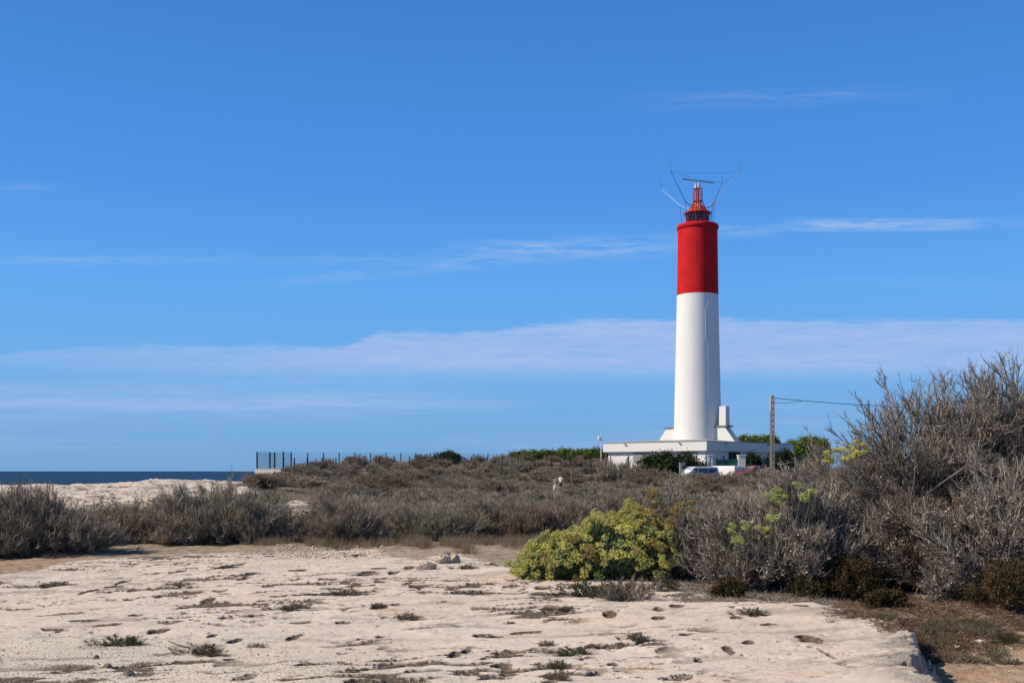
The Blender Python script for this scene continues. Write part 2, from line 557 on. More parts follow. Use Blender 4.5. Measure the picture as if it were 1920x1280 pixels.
_D = np.hypot(ctrl[:, None, 0] - ctrl[None, :, 0], ctrl[:, None, 1] - ctrl[None, :, 1])
_A = np.sqrt(_D ** 2 + _cc ** 2) + np.eye(len(ctrl)) * -0.02
_W = np.linalg.solve(_A, ctrl[:, 2])


def macro(x, y):
    h = np.zeros(x.shape)
    for (cx, cy, _), wt in zip(ctrl, _W):
        h += wt * np.sqrt((x - cx) ** 2 + (y - cy) ** 2 + _cc ** 2)
    return h


LAND = [(-140, -60), (160, -60), (260, 240), (-10, 240), (-27, 165), (-36, 146), (-30.5, 128), (-19, 78), (-20, 68), (-25.5, 53), (-40, 42), (-140, 30)]
SLAB = [gp(*p) for p in ((-700, 1120), (0, 1078), (70, 1070), (150, 1052), (350, 1037), (560, 1031), (660, 1024), (700, 1034), (770, 1050), (850, 1040), (950, 1058), (1080, 1078),
                         (1290, 1076), (1310, 1112), (1500, 1131), (1612, 1139), (1565, 1154), (1650, 1164), (1700, 1192), (1733, 1228), (1700, 1252), (1775, 1290), (1900, 1420))] + [(3.0, 2), (3.0, -8), (-30, -8), (-30, 13)]
PATCH = [[gp(*p) for p in q] for q in ()]


def wpoly(pts, Z):
    return [((px - 960) / F * z, z) for (px, z) in pts]


ROCKS = [wpoly(((60, 40), (200, 38), (330, 40), (330, 46), (480, 60), (462, 80), (440, 76), (0, 62), (-400, 60), (-400, 44)), 0),
         wpoly(((505, 40), (585, 38), (600, 44), (560, 60), (500, 58)), 0),
         wpoly(((725, 50), (765, 50), (765, 55), (725, 55)), 0)]
PATH = wpoly(((860, 98), (900, 100), (1000, 107), (1075, 115), (1075, 119), (1010, 112), (900, 106), (850, 102)), 0)


# dark fissures and solution holes of the slab: photo pixel, width, height -> plan position and half axes
FISS = []
for px, py, w_, h_ in ((904, 1184, 34, 9), (985, 1182, 62, 8), (924, 1189, 40, 5), (851, 1226, 26, 20), (873, 1215, 20, 12), (1030, 1140, 34, 9), (1058, 1141, 40, 8), (1143, 1149, 26, 9), (1234, 1142, 22, 8), (1234, 1156, 24, 6), (1268, 1136, 30, 5),
                       (713, 1137, 34, 8), (738, 1132, 22, 6), (678, 1191, 16, 4), (713, 1187, 20, 4), (768, 1066, 20, 6), (738, 1076, 20, 5), (691, 1077, 36, 6), (710, 1067, 30, 6), (333, 1072, 26, 7), (230, 1088, 16, 7), (167, 1103, 26, 7), (213, 1096, 30, 6),
                       (413, 1065, 24, 6), (447, 1060, 20, 6), (467, 1077, 24, 7), (457, 1083, 16, 6), (347, 1130, 24, 7), (327, 1157, 26, 4), (298, 1180, 36, 5), (180, 1135, 24, 4), (110, 1144, 70, 4), (160, 1162, 60, 4), (200, 1170, 50, 4), (563, 1162, 40, 6), (550, 1187, 26, 9),
                       (398, 1187, 16, 6), (440, 1195, 24, 8), (575, 1248, 56, 8), (1515, 1201, 44, 13), (1365, 1218, 20, 11), (1404, 1206, 26, 6), (1309, 1233, 16, 10), (1550, 1226, 9, 22), (1504, 1141, 28, 5), (640, 1160, 30, 5), (785, 1100, 34, 5), (610, 1088, 30, 5), (505, 1100, 26, 5),
                       (560, 1070, 30, 5), (940, 1250, 40, 7), (1290, 1190, 30, 5), (1150, 1246, 24, 6), (1440, 1175, 30, 5), (760, 1245, 22, 6), (300, 1110, 30, 5), (390, 1120, 26, 5), (1380, 1160, 22, 5), (100, 1180, 40, 4), (40, 1130, 36, 5), (255, 1150, 26, 4), (480, 1150, 34, 5), (430, 1230, 26, 5), (1010, 1110, 30, 5), (960, 1090, 26, 5)):
    Zf = CAMZ * F / (py - HOR)
    FISS.append(((px - 960) / F * Zf, Zf, w_ / 2 / F * Zf, h_ / 2 * Zf * Zf / (CAMZ * F)))


def terrain(x, y, detail=True):
    x = np.asarray(x, float)
    y = np.asarray(y, float)
    out = {}
    h = macro(x, y)
    # sea cliff
    dl = sd_poly(x + 1.2 * (fbm(x / 4, y / 4, 90, 3) - 0.5) * 2, y, LAND)
    sh = sstep(-1.5, 4.0, dl)
    h = h * (1 - sh) + (-11.0) * sh
    # rock slab and patches
    wob = (fbm(x * 1.1, y * 1.1, 40, 4) - 0.5) * 0.9
    ds = sd_poly(x, y, SLAB) + wob * (0.35 + 0.04 * np.maximum(y - 12, 0)) + (fbm(x * 6, y * 6, 45, 4) - 0.5) * 0.26
    slab = 1 - sstep(-0.05, 0.05, ds)
    rock = 1 - sstep(-0.12, 0.14, ds)
    for q in ROCKS:
        dq = sd_poly(x, y, q) + (fbm(x * 0.45, y * 0.45, 60, 4) - 0.5) * 6.0
        rock = np.maximum(rock, 1 - sstep(-0.4, 0.5, dq))
    cliff = sstep(-3.5, -0.5, dl)
    rock = np.maximum(rock, cliff * 0.9)
    # lower soil to the right of the slab
    right = sstep(2.2, 3.4, x) * (1 - sstep(11.4, 13.2, y)) * sstep(-3, 3, y + 4)
    h = h - 0.27 * sstep(-0.07, 0.10, ds) * right
    h = h + 0.05 * right * np.exp(-(ds / 0.5) ** 2) * slab
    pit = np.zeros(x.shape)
    if detail:
        near = (1 - sstep(30, 60, y))
        # undulation, ledges, lumps, pits and cracks of weathered limestone
        xr, yr = x * 0.97 + y * 0.22, y * 0.97 - x * 0.22
        und = (fbm(x / 3.5, y / 3.5, 1, 3) - 0.5) * 0.16
        t = fbm(xr / 2.6, yr / 1.0, 11, 4) * 9
        led = (np.floor(t) + sstep(0.62, 1.0, t - np.floor(t))) / 9 * 0.30 - 0.15
        lump = (fbm(xr / 0.60, yr / 0.42, 21, 4, 0.5) - 0.5) * 0.050
        fine = (fbm(xr / 0.10, yr / 0.08, 31, 3, 0.6) - 0.5) * 0.012
        reg = sstep(0.47, 0.66, fbm(x / 1.8, y / 1.8, 51, 3) + 0.10 * sstep(14, 18, y))
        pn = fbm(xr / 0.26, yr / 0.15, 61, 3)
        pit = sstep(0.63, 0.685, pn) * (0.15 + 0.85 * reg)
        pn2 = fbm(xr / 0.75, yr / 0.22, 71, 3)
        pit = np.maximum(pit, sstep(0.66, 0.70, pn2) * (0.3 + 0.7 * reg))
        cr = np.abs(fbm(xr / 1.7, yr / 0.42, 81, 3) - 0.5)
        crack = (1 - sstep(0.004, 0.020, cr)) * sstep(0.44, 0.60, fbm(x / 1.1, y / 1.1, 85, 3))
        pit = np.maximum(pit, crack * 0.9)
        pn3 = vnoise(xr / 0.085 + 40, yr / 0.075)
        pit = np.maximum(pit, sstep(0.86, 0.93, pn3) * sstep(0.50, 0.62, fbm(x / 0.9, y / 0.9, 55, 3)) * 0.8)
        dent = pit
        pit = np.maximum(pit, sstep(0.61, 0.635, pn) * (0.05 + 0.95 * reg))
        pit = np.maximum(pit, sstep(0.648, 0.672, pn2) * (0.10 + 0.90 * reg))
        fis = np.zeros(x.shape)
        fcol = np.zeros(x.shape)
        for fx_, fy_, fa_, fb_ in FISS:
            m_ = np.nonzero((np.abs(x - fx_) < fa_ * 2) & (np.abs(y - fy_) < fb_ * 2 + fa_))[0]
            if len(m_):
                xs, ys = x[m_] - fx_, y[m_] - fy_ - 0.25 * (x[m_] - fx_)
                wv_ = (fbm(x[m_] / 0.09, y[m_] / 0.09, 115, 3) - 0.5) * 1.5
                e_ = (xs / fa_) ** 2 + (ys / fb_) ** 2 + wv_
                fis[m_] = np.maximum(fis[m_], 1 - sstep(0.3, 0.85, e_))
                fcol[m_] = np.maximum(fcol[m_], 1 - sstep(0.95, 1.35, e_))  # colour mask wider than the dip, so painted dark covers its walls too
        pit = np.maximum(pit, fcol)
        smooth = 1 - 0.55 * sstep(-0.9, -3.0, x + 0.45 * (y - 8)) * (1 - sstep(9.8, 11.0, y))   # gravelly lower left
        rd = (und + led * 0.22 + (lump + fine - dent * 0.028) * smooth - fis * 0.028)
        far = sstep(35, 45, y)
        big = (fbm(x / 1.2, y / 2.0, 95, 4) - 0.5) * 0.28 * far + far * 0.12 * (np.floor(t * .6) / 5 - .5)
        soil_d = (fbm(x / 1.5, y / 1.5, 33, 4) - 0.5) * 0.14 + (fbm(x / 0.16, y / 0.16, 35, 4, 0.6) - 0.5) * 0.055
        h = h + rock * (rd + big) * (0.4 + 0.6 * np.maximum(near, rock)) + (1 - rock) * soil_d
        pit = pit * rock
    # red soil: left edge and bottom right
    red = np.maximum(sstep(-7.5, -8.3, x + 0.10 * (y - 17)) * (1 - sstep(21.0, 23.0, y)), right)
    red = np.maximum(red, 0.2 * (1 - sstep(20, 25, y)) * (fbm(x / 1.2, y / 1.2, 97, 3) > 0.5))
    dp = sd_poly(x, y, PATH)
    path = 1 - sstep(-0.4, 1.2, dp)
    grav = sstep(0.3, -1.2, x + 0.9 * (y - 8.6) - 0.2 + (fbm(x / 0.8, y / 0.8, 99, 3) - .5) * 2.0) * (1 - sstep(10, 11.5, y))
    lich = right * np.exp(-((ds + 0.12) / 0.30) ** 2) * sstep(0.30, 0.55, fbm(x / 0.35, y / 0.35, 105, 4))
    out.update(lich=lich, h=h, rock=rock, pit=pit, red=red, path=path, grav=grav)
    return out


rows = np.concatenate([np.linspace(-8, 6.5, 40, endpoint=False), np.geomspace(6.5, 27, 620, endpoint=False), np.geomspace(27, 160, 300, endpoint=False), np.linspace(160, 240, 12)])
cols = np.concatenate([-np.geomspace(3.0, 0.66, 40, endpoint=False), np.linspace(-0.66, 0.66, 1250), np.geomspace(0.66, 3.0, 41)[1:]])
GY = np.repeat(rows[:, None], len(cols), 1)
GX = cols[None, :] * np.maximum(GY, 5.0)
td = terrain(GX.ravel(), GY.ravel())
GV = np.stack([GX.ravel(), GY.ravel(), td['h']], 1)
nr, nc = len(rows), len(cols)
idx = np.arange(nr * nc).reshape(nr, nc)
GQ = np.stack([idx[:-1, :-1], idx[:-1, 1:], idx[1:, 1:], idx[1:, :-1]], -1).reshape(-1, 4)

gm, t, b = mat_base('ground_material')
b.inputs['Roughness'].default_value = 0.95
b.inputs['Specular IOR Level'].default_value = 0.1
E.tree = t
tcn = t.nodes.new('ShaderNodeTexCoord')
sp = t.nodes.new('ShaderNodeSeparateXYZ')
t.links.new(tcn.outputs['Object'], sp.inputs[0])
ox, oy, oz = (E(sp.outputs[i]) for i in range(3))


def attr(n):
    a = t.nodes.new('ShaderNodeAttribute')
    a.attribute_name = n
    return E(a.outputs['Fac'])


def mixc(f, a, bb):
    n = t.nodes.new('ShaderNodeMix')
    n.data_type = 'RGBA'
    if isinstance(f, E):
        t.links.new(f.s, n.inputs[0])
    else:
        n.inputs[0].default_value = f
    for i, v in ((6, a), (7, bb)):
        if isinstance(v, tuple):
            n.inputs[i].default_value = v + (1,)
        else:
            t.links.new(v, n.inputs[i])
    return n.outputs[2]


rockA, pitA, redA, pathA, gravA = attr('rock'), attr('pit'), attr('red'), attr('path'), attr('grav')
na = E.noise(ox, oy, 0.55, 5, 0.6, 1.0)
nb = E.noise(ox, oy * 2.2, 2.6, 6, 0.65, 2.0)
nc_ = E.noise(ox, oy, 16, 5, 0.7, 3.0)
nd = E.noise(ox, oy, 60, 4, 0.7, 4.0)
ne = E.noise(ox * 0.5, oy * 1.3, 1.3, 4, 0.6, 9.0)
rc = mixc(na.ss(0.35, 0.68), (0.65, 0.55, 0.465), (0.695, 0.61, 0.525))
rc = mixc(nb.ss(0.52, 0.74) * 0.55, rc, (0.61, 0.515, 0.42))
rc = mixc(ne.ss(0.56, 0.72) * 0.55, rc, (0.66, 0.47, 0.30))
rc = mixc(nc_.ss(0.55, 0.80) * 0.5, rc, (0.46, 0.375, 0.30))
rc = mixc(nd.ss(0.60, 0.85) * 0.35, rc, (0.34, 0.27, 0.21))
rc = mixc(gravA * 0.75, rc, mixc(nd.ss(0.42, 0.62), (0.68, 0.61, 0.51), (0.50, 0.44, 0.37)))
rc = mixc(E.noise(ox * 0.6, oy * 1.2, 0.9, 5, 0.65, 21.0).ss(0.52, 0.70) * 0.5, rc, (0.52, 0.455, 0.385))
rc = mixc(E.noise(ox, oy, 28, 6, 0.8, 31.0).ss(0.60, 0.72) * 0.55, rc, (0.24, 0.185, 0.14))
rc = mixc(attr('lich') * (0.35 + nd.ss(0.4, 0.6) * 0.6), rc, (0.17, 0.155, 0.14))
rc = mixc(E.m('MINIMUM', pitA * (0.75 + nc_.ss(0.35, 0.65) * 0.3), 0.96), rc, (0.075, 0.050, 0.033))  # soil brown and crevice shade together, painted over the shallow pits and cracks
so1 = mixc(nb.ss(0.35, 0.7), (0.27, 0.215, 0.16), (0.40, 0.325, 0.245))
so1 = mixc(nc_.ss(0.55, 0.8) * 0.6, so1, (0.46, 0.39, 0.31))
so2 = mixc(nb.ss(0.35, 0.7), (0.31, 0.205, 0.135), (0.43, 0.32, 0.225))
so2 = mixc(nc_.ss(0.52, 0.8) * 0.8, so2, (0.52, 0.41, 0.30))
so2 = mixc(nd.ss(0.60, 0.8) * 0.5, so2, (0.16, 0.09, 0.05))
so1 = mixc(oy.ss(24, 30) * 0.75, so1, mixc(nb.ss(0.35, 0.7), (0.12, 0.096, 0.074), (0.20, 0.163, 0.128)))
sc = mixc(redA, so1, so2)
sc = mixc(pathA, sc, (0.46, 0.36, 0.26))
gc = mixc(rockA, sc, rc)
t.links.new(gc, b.inputs['Base Color'])
vor = t.nodes.new('ShaderNodeTexVoronoi')
vor.inputs['Scale'].default_value = 34
t.links.new(tcn.outputs['Object'], vor.inputs['Vector'])
hgt = nc_ * 0.55 + nd * 0.3 + E(vor.outputs['Distance']) * (gravA * 0.5 + 0.12)
bp = t.nodes.new('ShaderNodeBump')
bp.inputs['Strength'].default_value = 0.6
bp.inputs['Distance'].default_value = 0.02
t.links.new(hgt.s, bp.inputs['Height'])
t.links.new(bp.outputs[0], b.inputs['Normal'])
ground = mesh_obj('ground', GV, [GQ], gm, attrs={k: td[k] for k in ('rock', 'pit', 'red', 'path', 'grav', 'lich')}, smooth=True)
ground['kind'] = 'structure'
ground['label'] = 'pale weathered limestone slab and brown scrub hillside beside the sea'


def gh(x, y):
    return float(terrain(np.array([x]), np.array([y]))['h'][0])


def gpt(px, py):
    """point of the terrain seen at a photo pixel"""
    zz = np.geomspace(5.5, 60, 500)
    xx = (px - 960) / F * zz
    dif = CAMZ + (HOR - py) / F * zz - terrain(xx, zz)['h']
    k = int(np.argmax(dif < 0))
    return float(xx[k]), float(zz[k])


_gq = {}


def gpn(px, py):
    """the same for arrays, assuming the lower soil right of the slab where that is what is seen"""
    y0 = CAMZ * F / (py - HOR)
    y1 = (CAMZ + 0.27) * F / (py - HOR)
    x1 = (px - 960) / F * y1
    low = (sd_poly(x1, y1, SLAB) > 0.05) & (x1 > 2.6) & (y1 < 12.4)
    y = np.where(low, y1, y0)
    return (px - 960) / F * y, y


def gha(x, y):
    return terrain(x, y)['h']


# ------------------------------------------------------------------ sea
sm, t, b = mat_base('sea_water')
E.tree = t
tcn = t.nodes.new('ShaderNodeTexCoord')
sp = t.nodes.new('ShaderNodeSeparateXYZ')
t.links.new(tcn.outputs['Object'], sp.inputs[0])
ox, oy = E(sp.outputs[0]), E(sp.outputs[1])
s1 = E.noise(ox, oy, 0.02, 5, 0.6)
s2 = E.noise(ox * 0.3, oy, 0.006, 4, 0.6, 5)
s3 = E.noise(ox * 0.6, oy * 0.5, 0.030, 6, 0.75, 9)
wc = mixc(s2.ss(0.35, 0.65), (0.010, 0.038, 0.090), (0.017, 0.060, 0.128))
wc = mixc(s1.ss(0.4, 0.7) * 0.5, wc, (0.008, 0.028, 0.06))
wc = mixc(s3.ss(0.70, 0.73), wc, (0.62, 0.68, 0.72))
t.links.new(wc, b.inputs['Base Color'])
b.inputs['Roughness'].default_value = 0.55
b.inputs['IOR'].default_value = 1.33
b.inputs['Specular IOR Level'].default_value = 0.12
sb = t.nodes.new('ShaderNodeBump')
sb.inputs['Strength'].default_value = 1.0
sb.inputs['Distance'].default_value = 3.0
t.links.new(s1.s, sb.inputs['Height'])
t.links.new(sb.outputs[0], b.inputs['Normal'])
SEA = -6.0
sea = mesh_obj('sea', [(-9e4, 20, SEA), (9e4, 20, SEA), (9e4, 9e4, SEA), (-9e4, 9e4, SEA)], [np.array([[0, 1, 2, 3]])], sm)
sea['kind'] = 'structure'
sea['label'] = 'dark blue sea with small whitecaps reaching the horizon'

# ------------------------------------------------------------------ lighthouse
LZ = 135.0
LX = (1308 - 960) / F * LZ
PX = LZ / F


def lz(py):
    return CAMZ + (HOR - py) * (LZ - 2.7) / F      # rows are read on the near face of the round shaft


lh = tag(empty('lighthouse', (LX, LZ, 0)), 'tall round lighthouse tower painted white below and red above', 'lighthouse')
z0, z1, z2 = 5.35, lz(547.5), lz(421)
prof = [(3.06, z0), (3.03, z0 + 0.25), (3.0, z0 + 0.26)] + [(3.0 - 0.41 * (k / 24) ** 0.92, z0 + 0.26 + (z1 - z0 - 0.26) * k / 24) for k in range(1, 25)]
MB().lathe(prof, 96).build('white_shaft', M['white'], lh, True)
rp = [(2.595, z1)] + [(2.595 - 0.12 * k / 12, z1 + (z2 - z1) * k / 12) for k in range(1, 13)]
MB().lathe(rp, 96).build('red_shaft', M['red'], lh, True)
zr = z2
MB().lathe([(2.46, zr - 0.12), (2.56, zr - 0.05), (2.62, zr + 0.08), (2.64, zr + 0.25), (2.60, zr + 0.42), (2.48, zr + 0.52), (2.25, zr + 0.56), (0.0, zr + 0.57)], 96).build('gallery_rim', M['red'], lh, True)
zg = zr + 0.57
# painted seam and pipe down the tower
pa = rad(-90 + 17)
pipe = MB()
for ang, r, a0, a1 in ((pa, 0.022, 560, 745), (pa - 0.10, 0.018, 575, 640)):
    pts = []
    for k in range(12):
        z = lz(a0 + (a1 - a0) * k / 11)
        rr = 3.0 - 0.41 * ((z - z0 - 0.26) / (z1 - z0 - 0.26)) ** 0.92 + 0.004
        pts.append((rr * math.cos(ang), rr * math.sin(ang), z))
    pipe.tube(pts, r)
pipe.build('wall_conduit', M['white'], lh, True)
for py in (574, 606, 636):
    z = lz(py)
    rr = 3.0 - 0.41 * ((z - z0 - 0.26) / (z1 - z0 - 0.26)) ** 0.92 + 0.012
    a = np.linspace(pa - 0.02, pa + 0.22, 6)
    MB().tube(np.stack([rr * np.cos(a), rr * np.sin(a), np.full(6, z)], 1), 0.028).build('seam', M['white_wall'], lh, True)
# lantern room
lr = MB().lathe([(1.52, zg - 0.02), (1.52, zg + 0.10), (1.45, zg + 0.11), (1.45, zg + 1.42), (1.30, zg + 1.43)], 32).build('lantern_room', M['dark_glass'], lh, True)
for k in range(16):
    a0 = 2 * math.pi * k / 16
    a1 = a0 + 2 * math.pi / 16
    MB().tube([(1.48 * math.cos(a0), 1.48 * math.sin(a0), zg + 0.1), (1.48 * math.cos(a1), 1.48 * math.sin(a1), zg + 1.42)], 0.026, 5).build('glazing_bar', M['red_metal'], lr)
hr = MB()
for zz in (zg + 0.75,):
    a = np.linspace(0, 2 * np.pi, 33)
    hr.tube(np.stack([1.48 * np.cos(a), 1.48 * np.sin(a), np.full(33, zz)], 1), 0.02, 5)
hr.build('glazing_ring', M['dark_metal'], lr)
dm = MB().lathe([(1.62, zg + 1.40), (1.66, zg + 1.46), (1.60, zg + 1.52), (1.25, zg + 1.60), (1.12, zg + 1.80), (0.98, zg + 2.10), (0.74, zg + 2.36), (0.50, zg + 2.52), (0.46, zg + 2.9), (0.62, zg + 2.92), (0.64, zg + 3.02), (0.3, zg + 3.05), (0, zg + 3.05)], 40).build('lantern_roof', M['dome_red'], lh, True)
ribs = MB()
for k in range(12):
    a = 2 * math.pi * (k + 0.3) / 12
    c, s_ = math.cos(a), math.sin(a)
    ribs.tube([(1.24 * c, 1.24 * s_, zg + 1.62), (1.0 * c, 1.0 * s_, zg + 2.12), (0.52 * c, 0.52 * s_, zg + 2.53)], 0.03, 5)
ribs.build('roof_rib', M['red_metal'], dm)
# gallery rail
rail = MB()
a = np.linspace(0, 2 * np.pi, 41)
for zz in (zg + 1.38, zg + 1.50):
    rail.tube(np.stack([1.78 * np.cos(a), 1.78 * np.sin(a), np.full(41, zz)], 1), 0.028, 5)
for k in range(10):
    q = 2 * math.pi * k / 10
    rail.tube([(1.70 * math.cos(q), 1.70 * math.sin(q), zg), (1.78 * math.cos(q), 1.78 * math.sin(q), zg + 1.5)], 0.02, 5)
rail.build('gallery_rail', M['red_metal'], lh)
# mast with ladder cage
zc = zg + 3.05
mast = MB().lathe([(0.20, zc), (0.20, zc + 1.55), (0.0, zc + 1.56)], 16).build('radar_mast', M['red_metal'], lh, True)
cage = MB()
for k in range(9):
    q = 2 * math.pi * k / 9
    cage.tube([(0.60 * math.cos(q), 0.60 * math.sin(q), zc - 0.05), (0.60 * math.cos(q), 0.60 * math.sin(q), zc + 1.5)], 0.03, 5)
for zz in (0.0, 0.5, 1.0, 1.5):
    cage.tube(np.stack([0.60 * np.cos(a), 0.60 * np.sin(a), np.full(41, zc + zz)], 1), 0.03, 5)
cage.build('safety_cage', M['red_metal'], mast)
for k in range(4):
    q = 2 * math.pi * (k + 0.5) / 4
    MB().tube([(1.35 * math.cos(q), 1.35 * math.sin(q), zg + 1.6), (0.6 * math.cos(q), 0.6 * math.sin(q), zc)], 0.045, 6).build('brace', M['dark_metal'], lh)
ld = MB()
for xx in (-0.16, 0.16):
    ld.tube([(xx, -1.30, zg + 1.6), (xx, -0.72, zg + 2.5), (xx, -0.66, zc + 1.4)], 0.022, 5)
for k in range(14):
    tt = k / 13
    y_ = -1.30 + tt * 1.16 if tt < 0.5 else -0.72 + (tt - 0.5) * 0.12
    z_ = zg + 1.6 + tt * 2 * 0.9 if tt < 0.5 else zg + 2.5 + (tt - 0.5) * 2 * (zc + 1.4 - zg - 2.5)
    ld.tube([(-0.16, y_, z_), (0.16, y_, z_)], 0.016, 4)
ld.build('ladder', M['grey_metal'], lh)
zs = zc + 1.56
rs = MB().lathe([(0.46, zs - 0.02), (0.44, zs + 0.06), (0.36, zs + 0.30), (0.30, zs + 0.60), (0.18, zs + 0.72), (0.14, zs + 0.86), (0, zs + 0.86)], 20).build('radar_pedestal', M['white_metal'], lh, True)
MB().box((0, 0, zs + 0.96), (4.75, 0.16, 0.13), rad(23)).build('radar_scanner', M['grey_metal'], rs)
# antenna arms
tips = []
for nm, (p0, p1, p2, wz, m_) in enumerate((((-0.85, -0.55), (-1.72, -1.0), (-3.80, -2.6), 1.45, 'dark_metal'),
                                           ((-1.05, 0.5), (-2.1, 1.0), (-4.25, 2.4), 1.3, 'white_metal'),
                                           ((1.15, -0.55), (2.0, -1.0), (4.90, -2.6), 1.25, 'grey_metal'),
                                           ((1.15, 0.55), (2.1, 1.0), (3.65, 2.6), 1.2, 'dark_metal'))):
    zt = 39.05
    zt = 38.85 if nm != 1 else 37.95
    arm = MB().tube([(p0[0], p0[1], zg + 2.15), (p1[0], p1[1], zg + 2.75), (p2[0], p2[1], zt)], (0.045, 0.04, 0.028), 6)
    am = arm.build('antenna_arm', M[m_], lh)
    MB().tube([(p2[0], p2[1], zt), (p2[0] - 0.08, p2[1], zt + wz)], 0.018, 5).build('whip', M['wire'], am)
    MB().tube([(p1[0], p1[1], zg + 2.75), (p1[0] * 0.86, p1[1] * 0.95, zg)], 0.028, 5).build('strut', M['dark_metal'], am)
    tips.append((p2[0], p2[1], zt))


def sag(p, q, d, n=14):
    p, q = np.array(p), np.array(q)
    tt = np.linspace(0, 1, n)[:, None]
    r = p + (q - p) * tt
    r[:, 2] -= (4 * tt * (1 - tt) * d)[:, 0]
    return r


for i, j, d in ((0, 2, 0.25), (0, 3, 0.25), (2, 3, 0.15)):
    MB().tube(sag(tips[i], tips[j], d), 0.012, 4).build('aerial_wire', M['wire'], lh)
# buttresses and chimney
n1v = np.array([-0.667, -0.745, 0])
n2v = np.array([0.745, -0.667, 0])


def fin(sgn):
    rd_, th = n2v * sgn, 1.25
    side = n1v
    zb, zt = 5.2, lz(800)
    out = [rd_ * 2.4 + [0, 0, zb], rd_ * 5.75 + [0, 0, zb], rd_ * 4.25 + [0, 0, zt], rd_ * 2.4 + [0, 0, zt]]
    f = MB().prism([p - side * th / 2 for p in out], side * th).build('buttress', M['white_wall'], lh)
    MB().box(tuple(rd_ * 3.55 + [0, 0, zt + 0.08]), (1.5, 2.3, 0.16), math.atan2(rd_[1], rd_[0]) + math.pi / 2).build('cap_slab', M['cap'], f)
    return f, zt


fin(-1)
fr, zt = fin(1)
ch = MB().box(tuple(n2v * 3.85 + [0, 0, zt + 0.16 + 1.2]), (0.95, 0.95, 2.4), math.atan2(n2v[1], n2v[0]), (0.94, 0.94))
ch.build('chimney', M['white_wall'], lh)

# ------------------------------------------------------------------ keeper's building
K = np.array([22.63, 124.0, 0])
dL = np.array([-0.745, 0.667, 0])
dR = np.array([0.667, 0.745, 0])
LA, LB = 15.0, 21.5
bc = K + dL * LA / 2 + dR * LB / 2
brz = math.atan2(dR[1], dR[0])
bd = tag(empty('service_building', (0, 0, 0)), 'low white flat roofed building around the foot of the lighthouse', 'building')
zb, zf0, zf1 = -0.8, 4.05, 5.15
MB().box(tuple(bc + [0, 0, (zb + zf0) / 2]), (LB - 0.9, LA - 0.9, zf0 - zb), brz).build('wall', M['white_wall'], bd)
MB().box(tuple(bc + [0, 0, (zf0 + zf1) / 2]), (LB, LA, zf1 - zf0), brz).build('fascia', M['white_wall'], bd)
ro = MB().box(tuple(bc + [0, 0, zf1 + 0.033]), (LB + 0.12, LA + 0.12, 0.06), brz)
ro.box(tuple(bc + [0, 0, zf1 + 0.063 + 0.17]), (LB - 0.3, LA - 0.3, 0.34), brz, (0.5, 0.5))
ro.build('roof', M['roof'], bd)


def bpt(a, side, z, out=0.0):
    """point on the building: a metres from the near corner along the lit ('L') or the shaded ('R') face"""
    if side == 'L':
        return K + dL * a - dR * out + [0, 0, z]
    return K + dR * a - dL * out + [0, 0, z]


for a_, sd_ in ((3.6, 'L'), (11.5, 'L'), (4.2, 'R'), (14.5, 'R')):
    p = bpt(a_, sd_, 5.0, 0.25)
    q = bpt(a_, sd_, 4.85, -0.05)
    MB().tube([q, p, p + [0, 0, -0.1]], 0.09, 6).build('rain_spout', M['cap'], bd)
for a_, w_, zc_, hh in ((2.7, 2.3, 3.35, 1.2), (9.5, 2.4, 3.3, 1.2)):
    wn = MB().box(tuple(bpt(a_, 'L', zc_, -0.44)), (0.06, w_, hh), brz).build('window', M['dark'], bd)
    sl = MB()
    for k in range(9):
        sl.box(tuple(bpt(a_, 'L', zc_ - hh / 2 + 0.08 + k * hh / 9, -0.38)), (0.05, w_ - 0.1, 0.09), brz)
    sl.build('louvre', M['shutter'], wn)
dr = MB().box(tuple(bpt(7.0, 'R', 2.3, -0.43)), (2.6, 0.08, 3.3), brz).build('doorway', M['dark'], bd)
MB().box(tuple(bpt(6.4, 'R', 1.9, -0.36)), (1.0, 0.06, 2.4), brz).build('door_leaf', M['shutter'], dr)
MB().box(tuple(bpt(11.5, 'R', 3.0, -0.43)), (2.0, 0.06, 1.3), brz).build('window', M['dark'], bd)

# weather mast at the far left roof corner
wm = tag(empty('weather_mast', at(1127, 870, 140)), 'thin white weather mast at the left end of the building', 'mast')
MB().tube([(0, 0, 0), (0, 0, 3.9)], 0.07, 6).build('pole', M['white_metal'], wm)
MB().tube([(-0.25, 0, 3.2), (0.30, 0, 3.2)], 0.06, 5).build('crossarm', M['white_metal'], wm)
MB().lathe([(0.0, 3.2), (0.18, 3.25), (0.22, 3.5), (0.16, 3.72), (0, 3.74)], 10, (-0.25, 0, 0)).build('sensor', M['white_metal'], wm, True)

# ------------------------------------------------------------------ utility pole and cable
UZ = 115.0
ux = (1448 - 960) / F * UZ
ug = gh(ux, UZ)
up_top = CAMZ + (HOR - 742) / F * UZ
up = tag(empty('utility_pole', (ux, UZ, ug - 0.3)), 'tall pierced concrete utility pole right of the lighthouse', 'utility pole')
hh = up_top - ug + 0.3
for xx, wf_ in ((-0.11, 0.20), (0.185, 0.07)):
    MB().box((xx, 0, hh / 2), (wf_, 0.34, hh), 0, (0.85, 0.85)).build('flange', M['concrete'], up)
nz = int(hh / 0.62)
for k in range(nz + 1):
    MB().box((0.075, 0, 0.2 + k * (hh - 0.3) / nz), (0.18, 0.26, 0.36)).build('web', M['concrete'], up)
MB().tube([(0.22, -0.05, hh - 0.3), (0.42, -0.05, hh - 0.25)], 0.04, 5).build('bracket', M['dark_metal'], up)
MB().tube([(-0.23, -0.12, hh - 1.6), (-0.25, -0.12, hh - 3.2), (-0.22, -0.12, 0.5)], 0.02, 4).build('down_wire', M['dark_metal'], up)
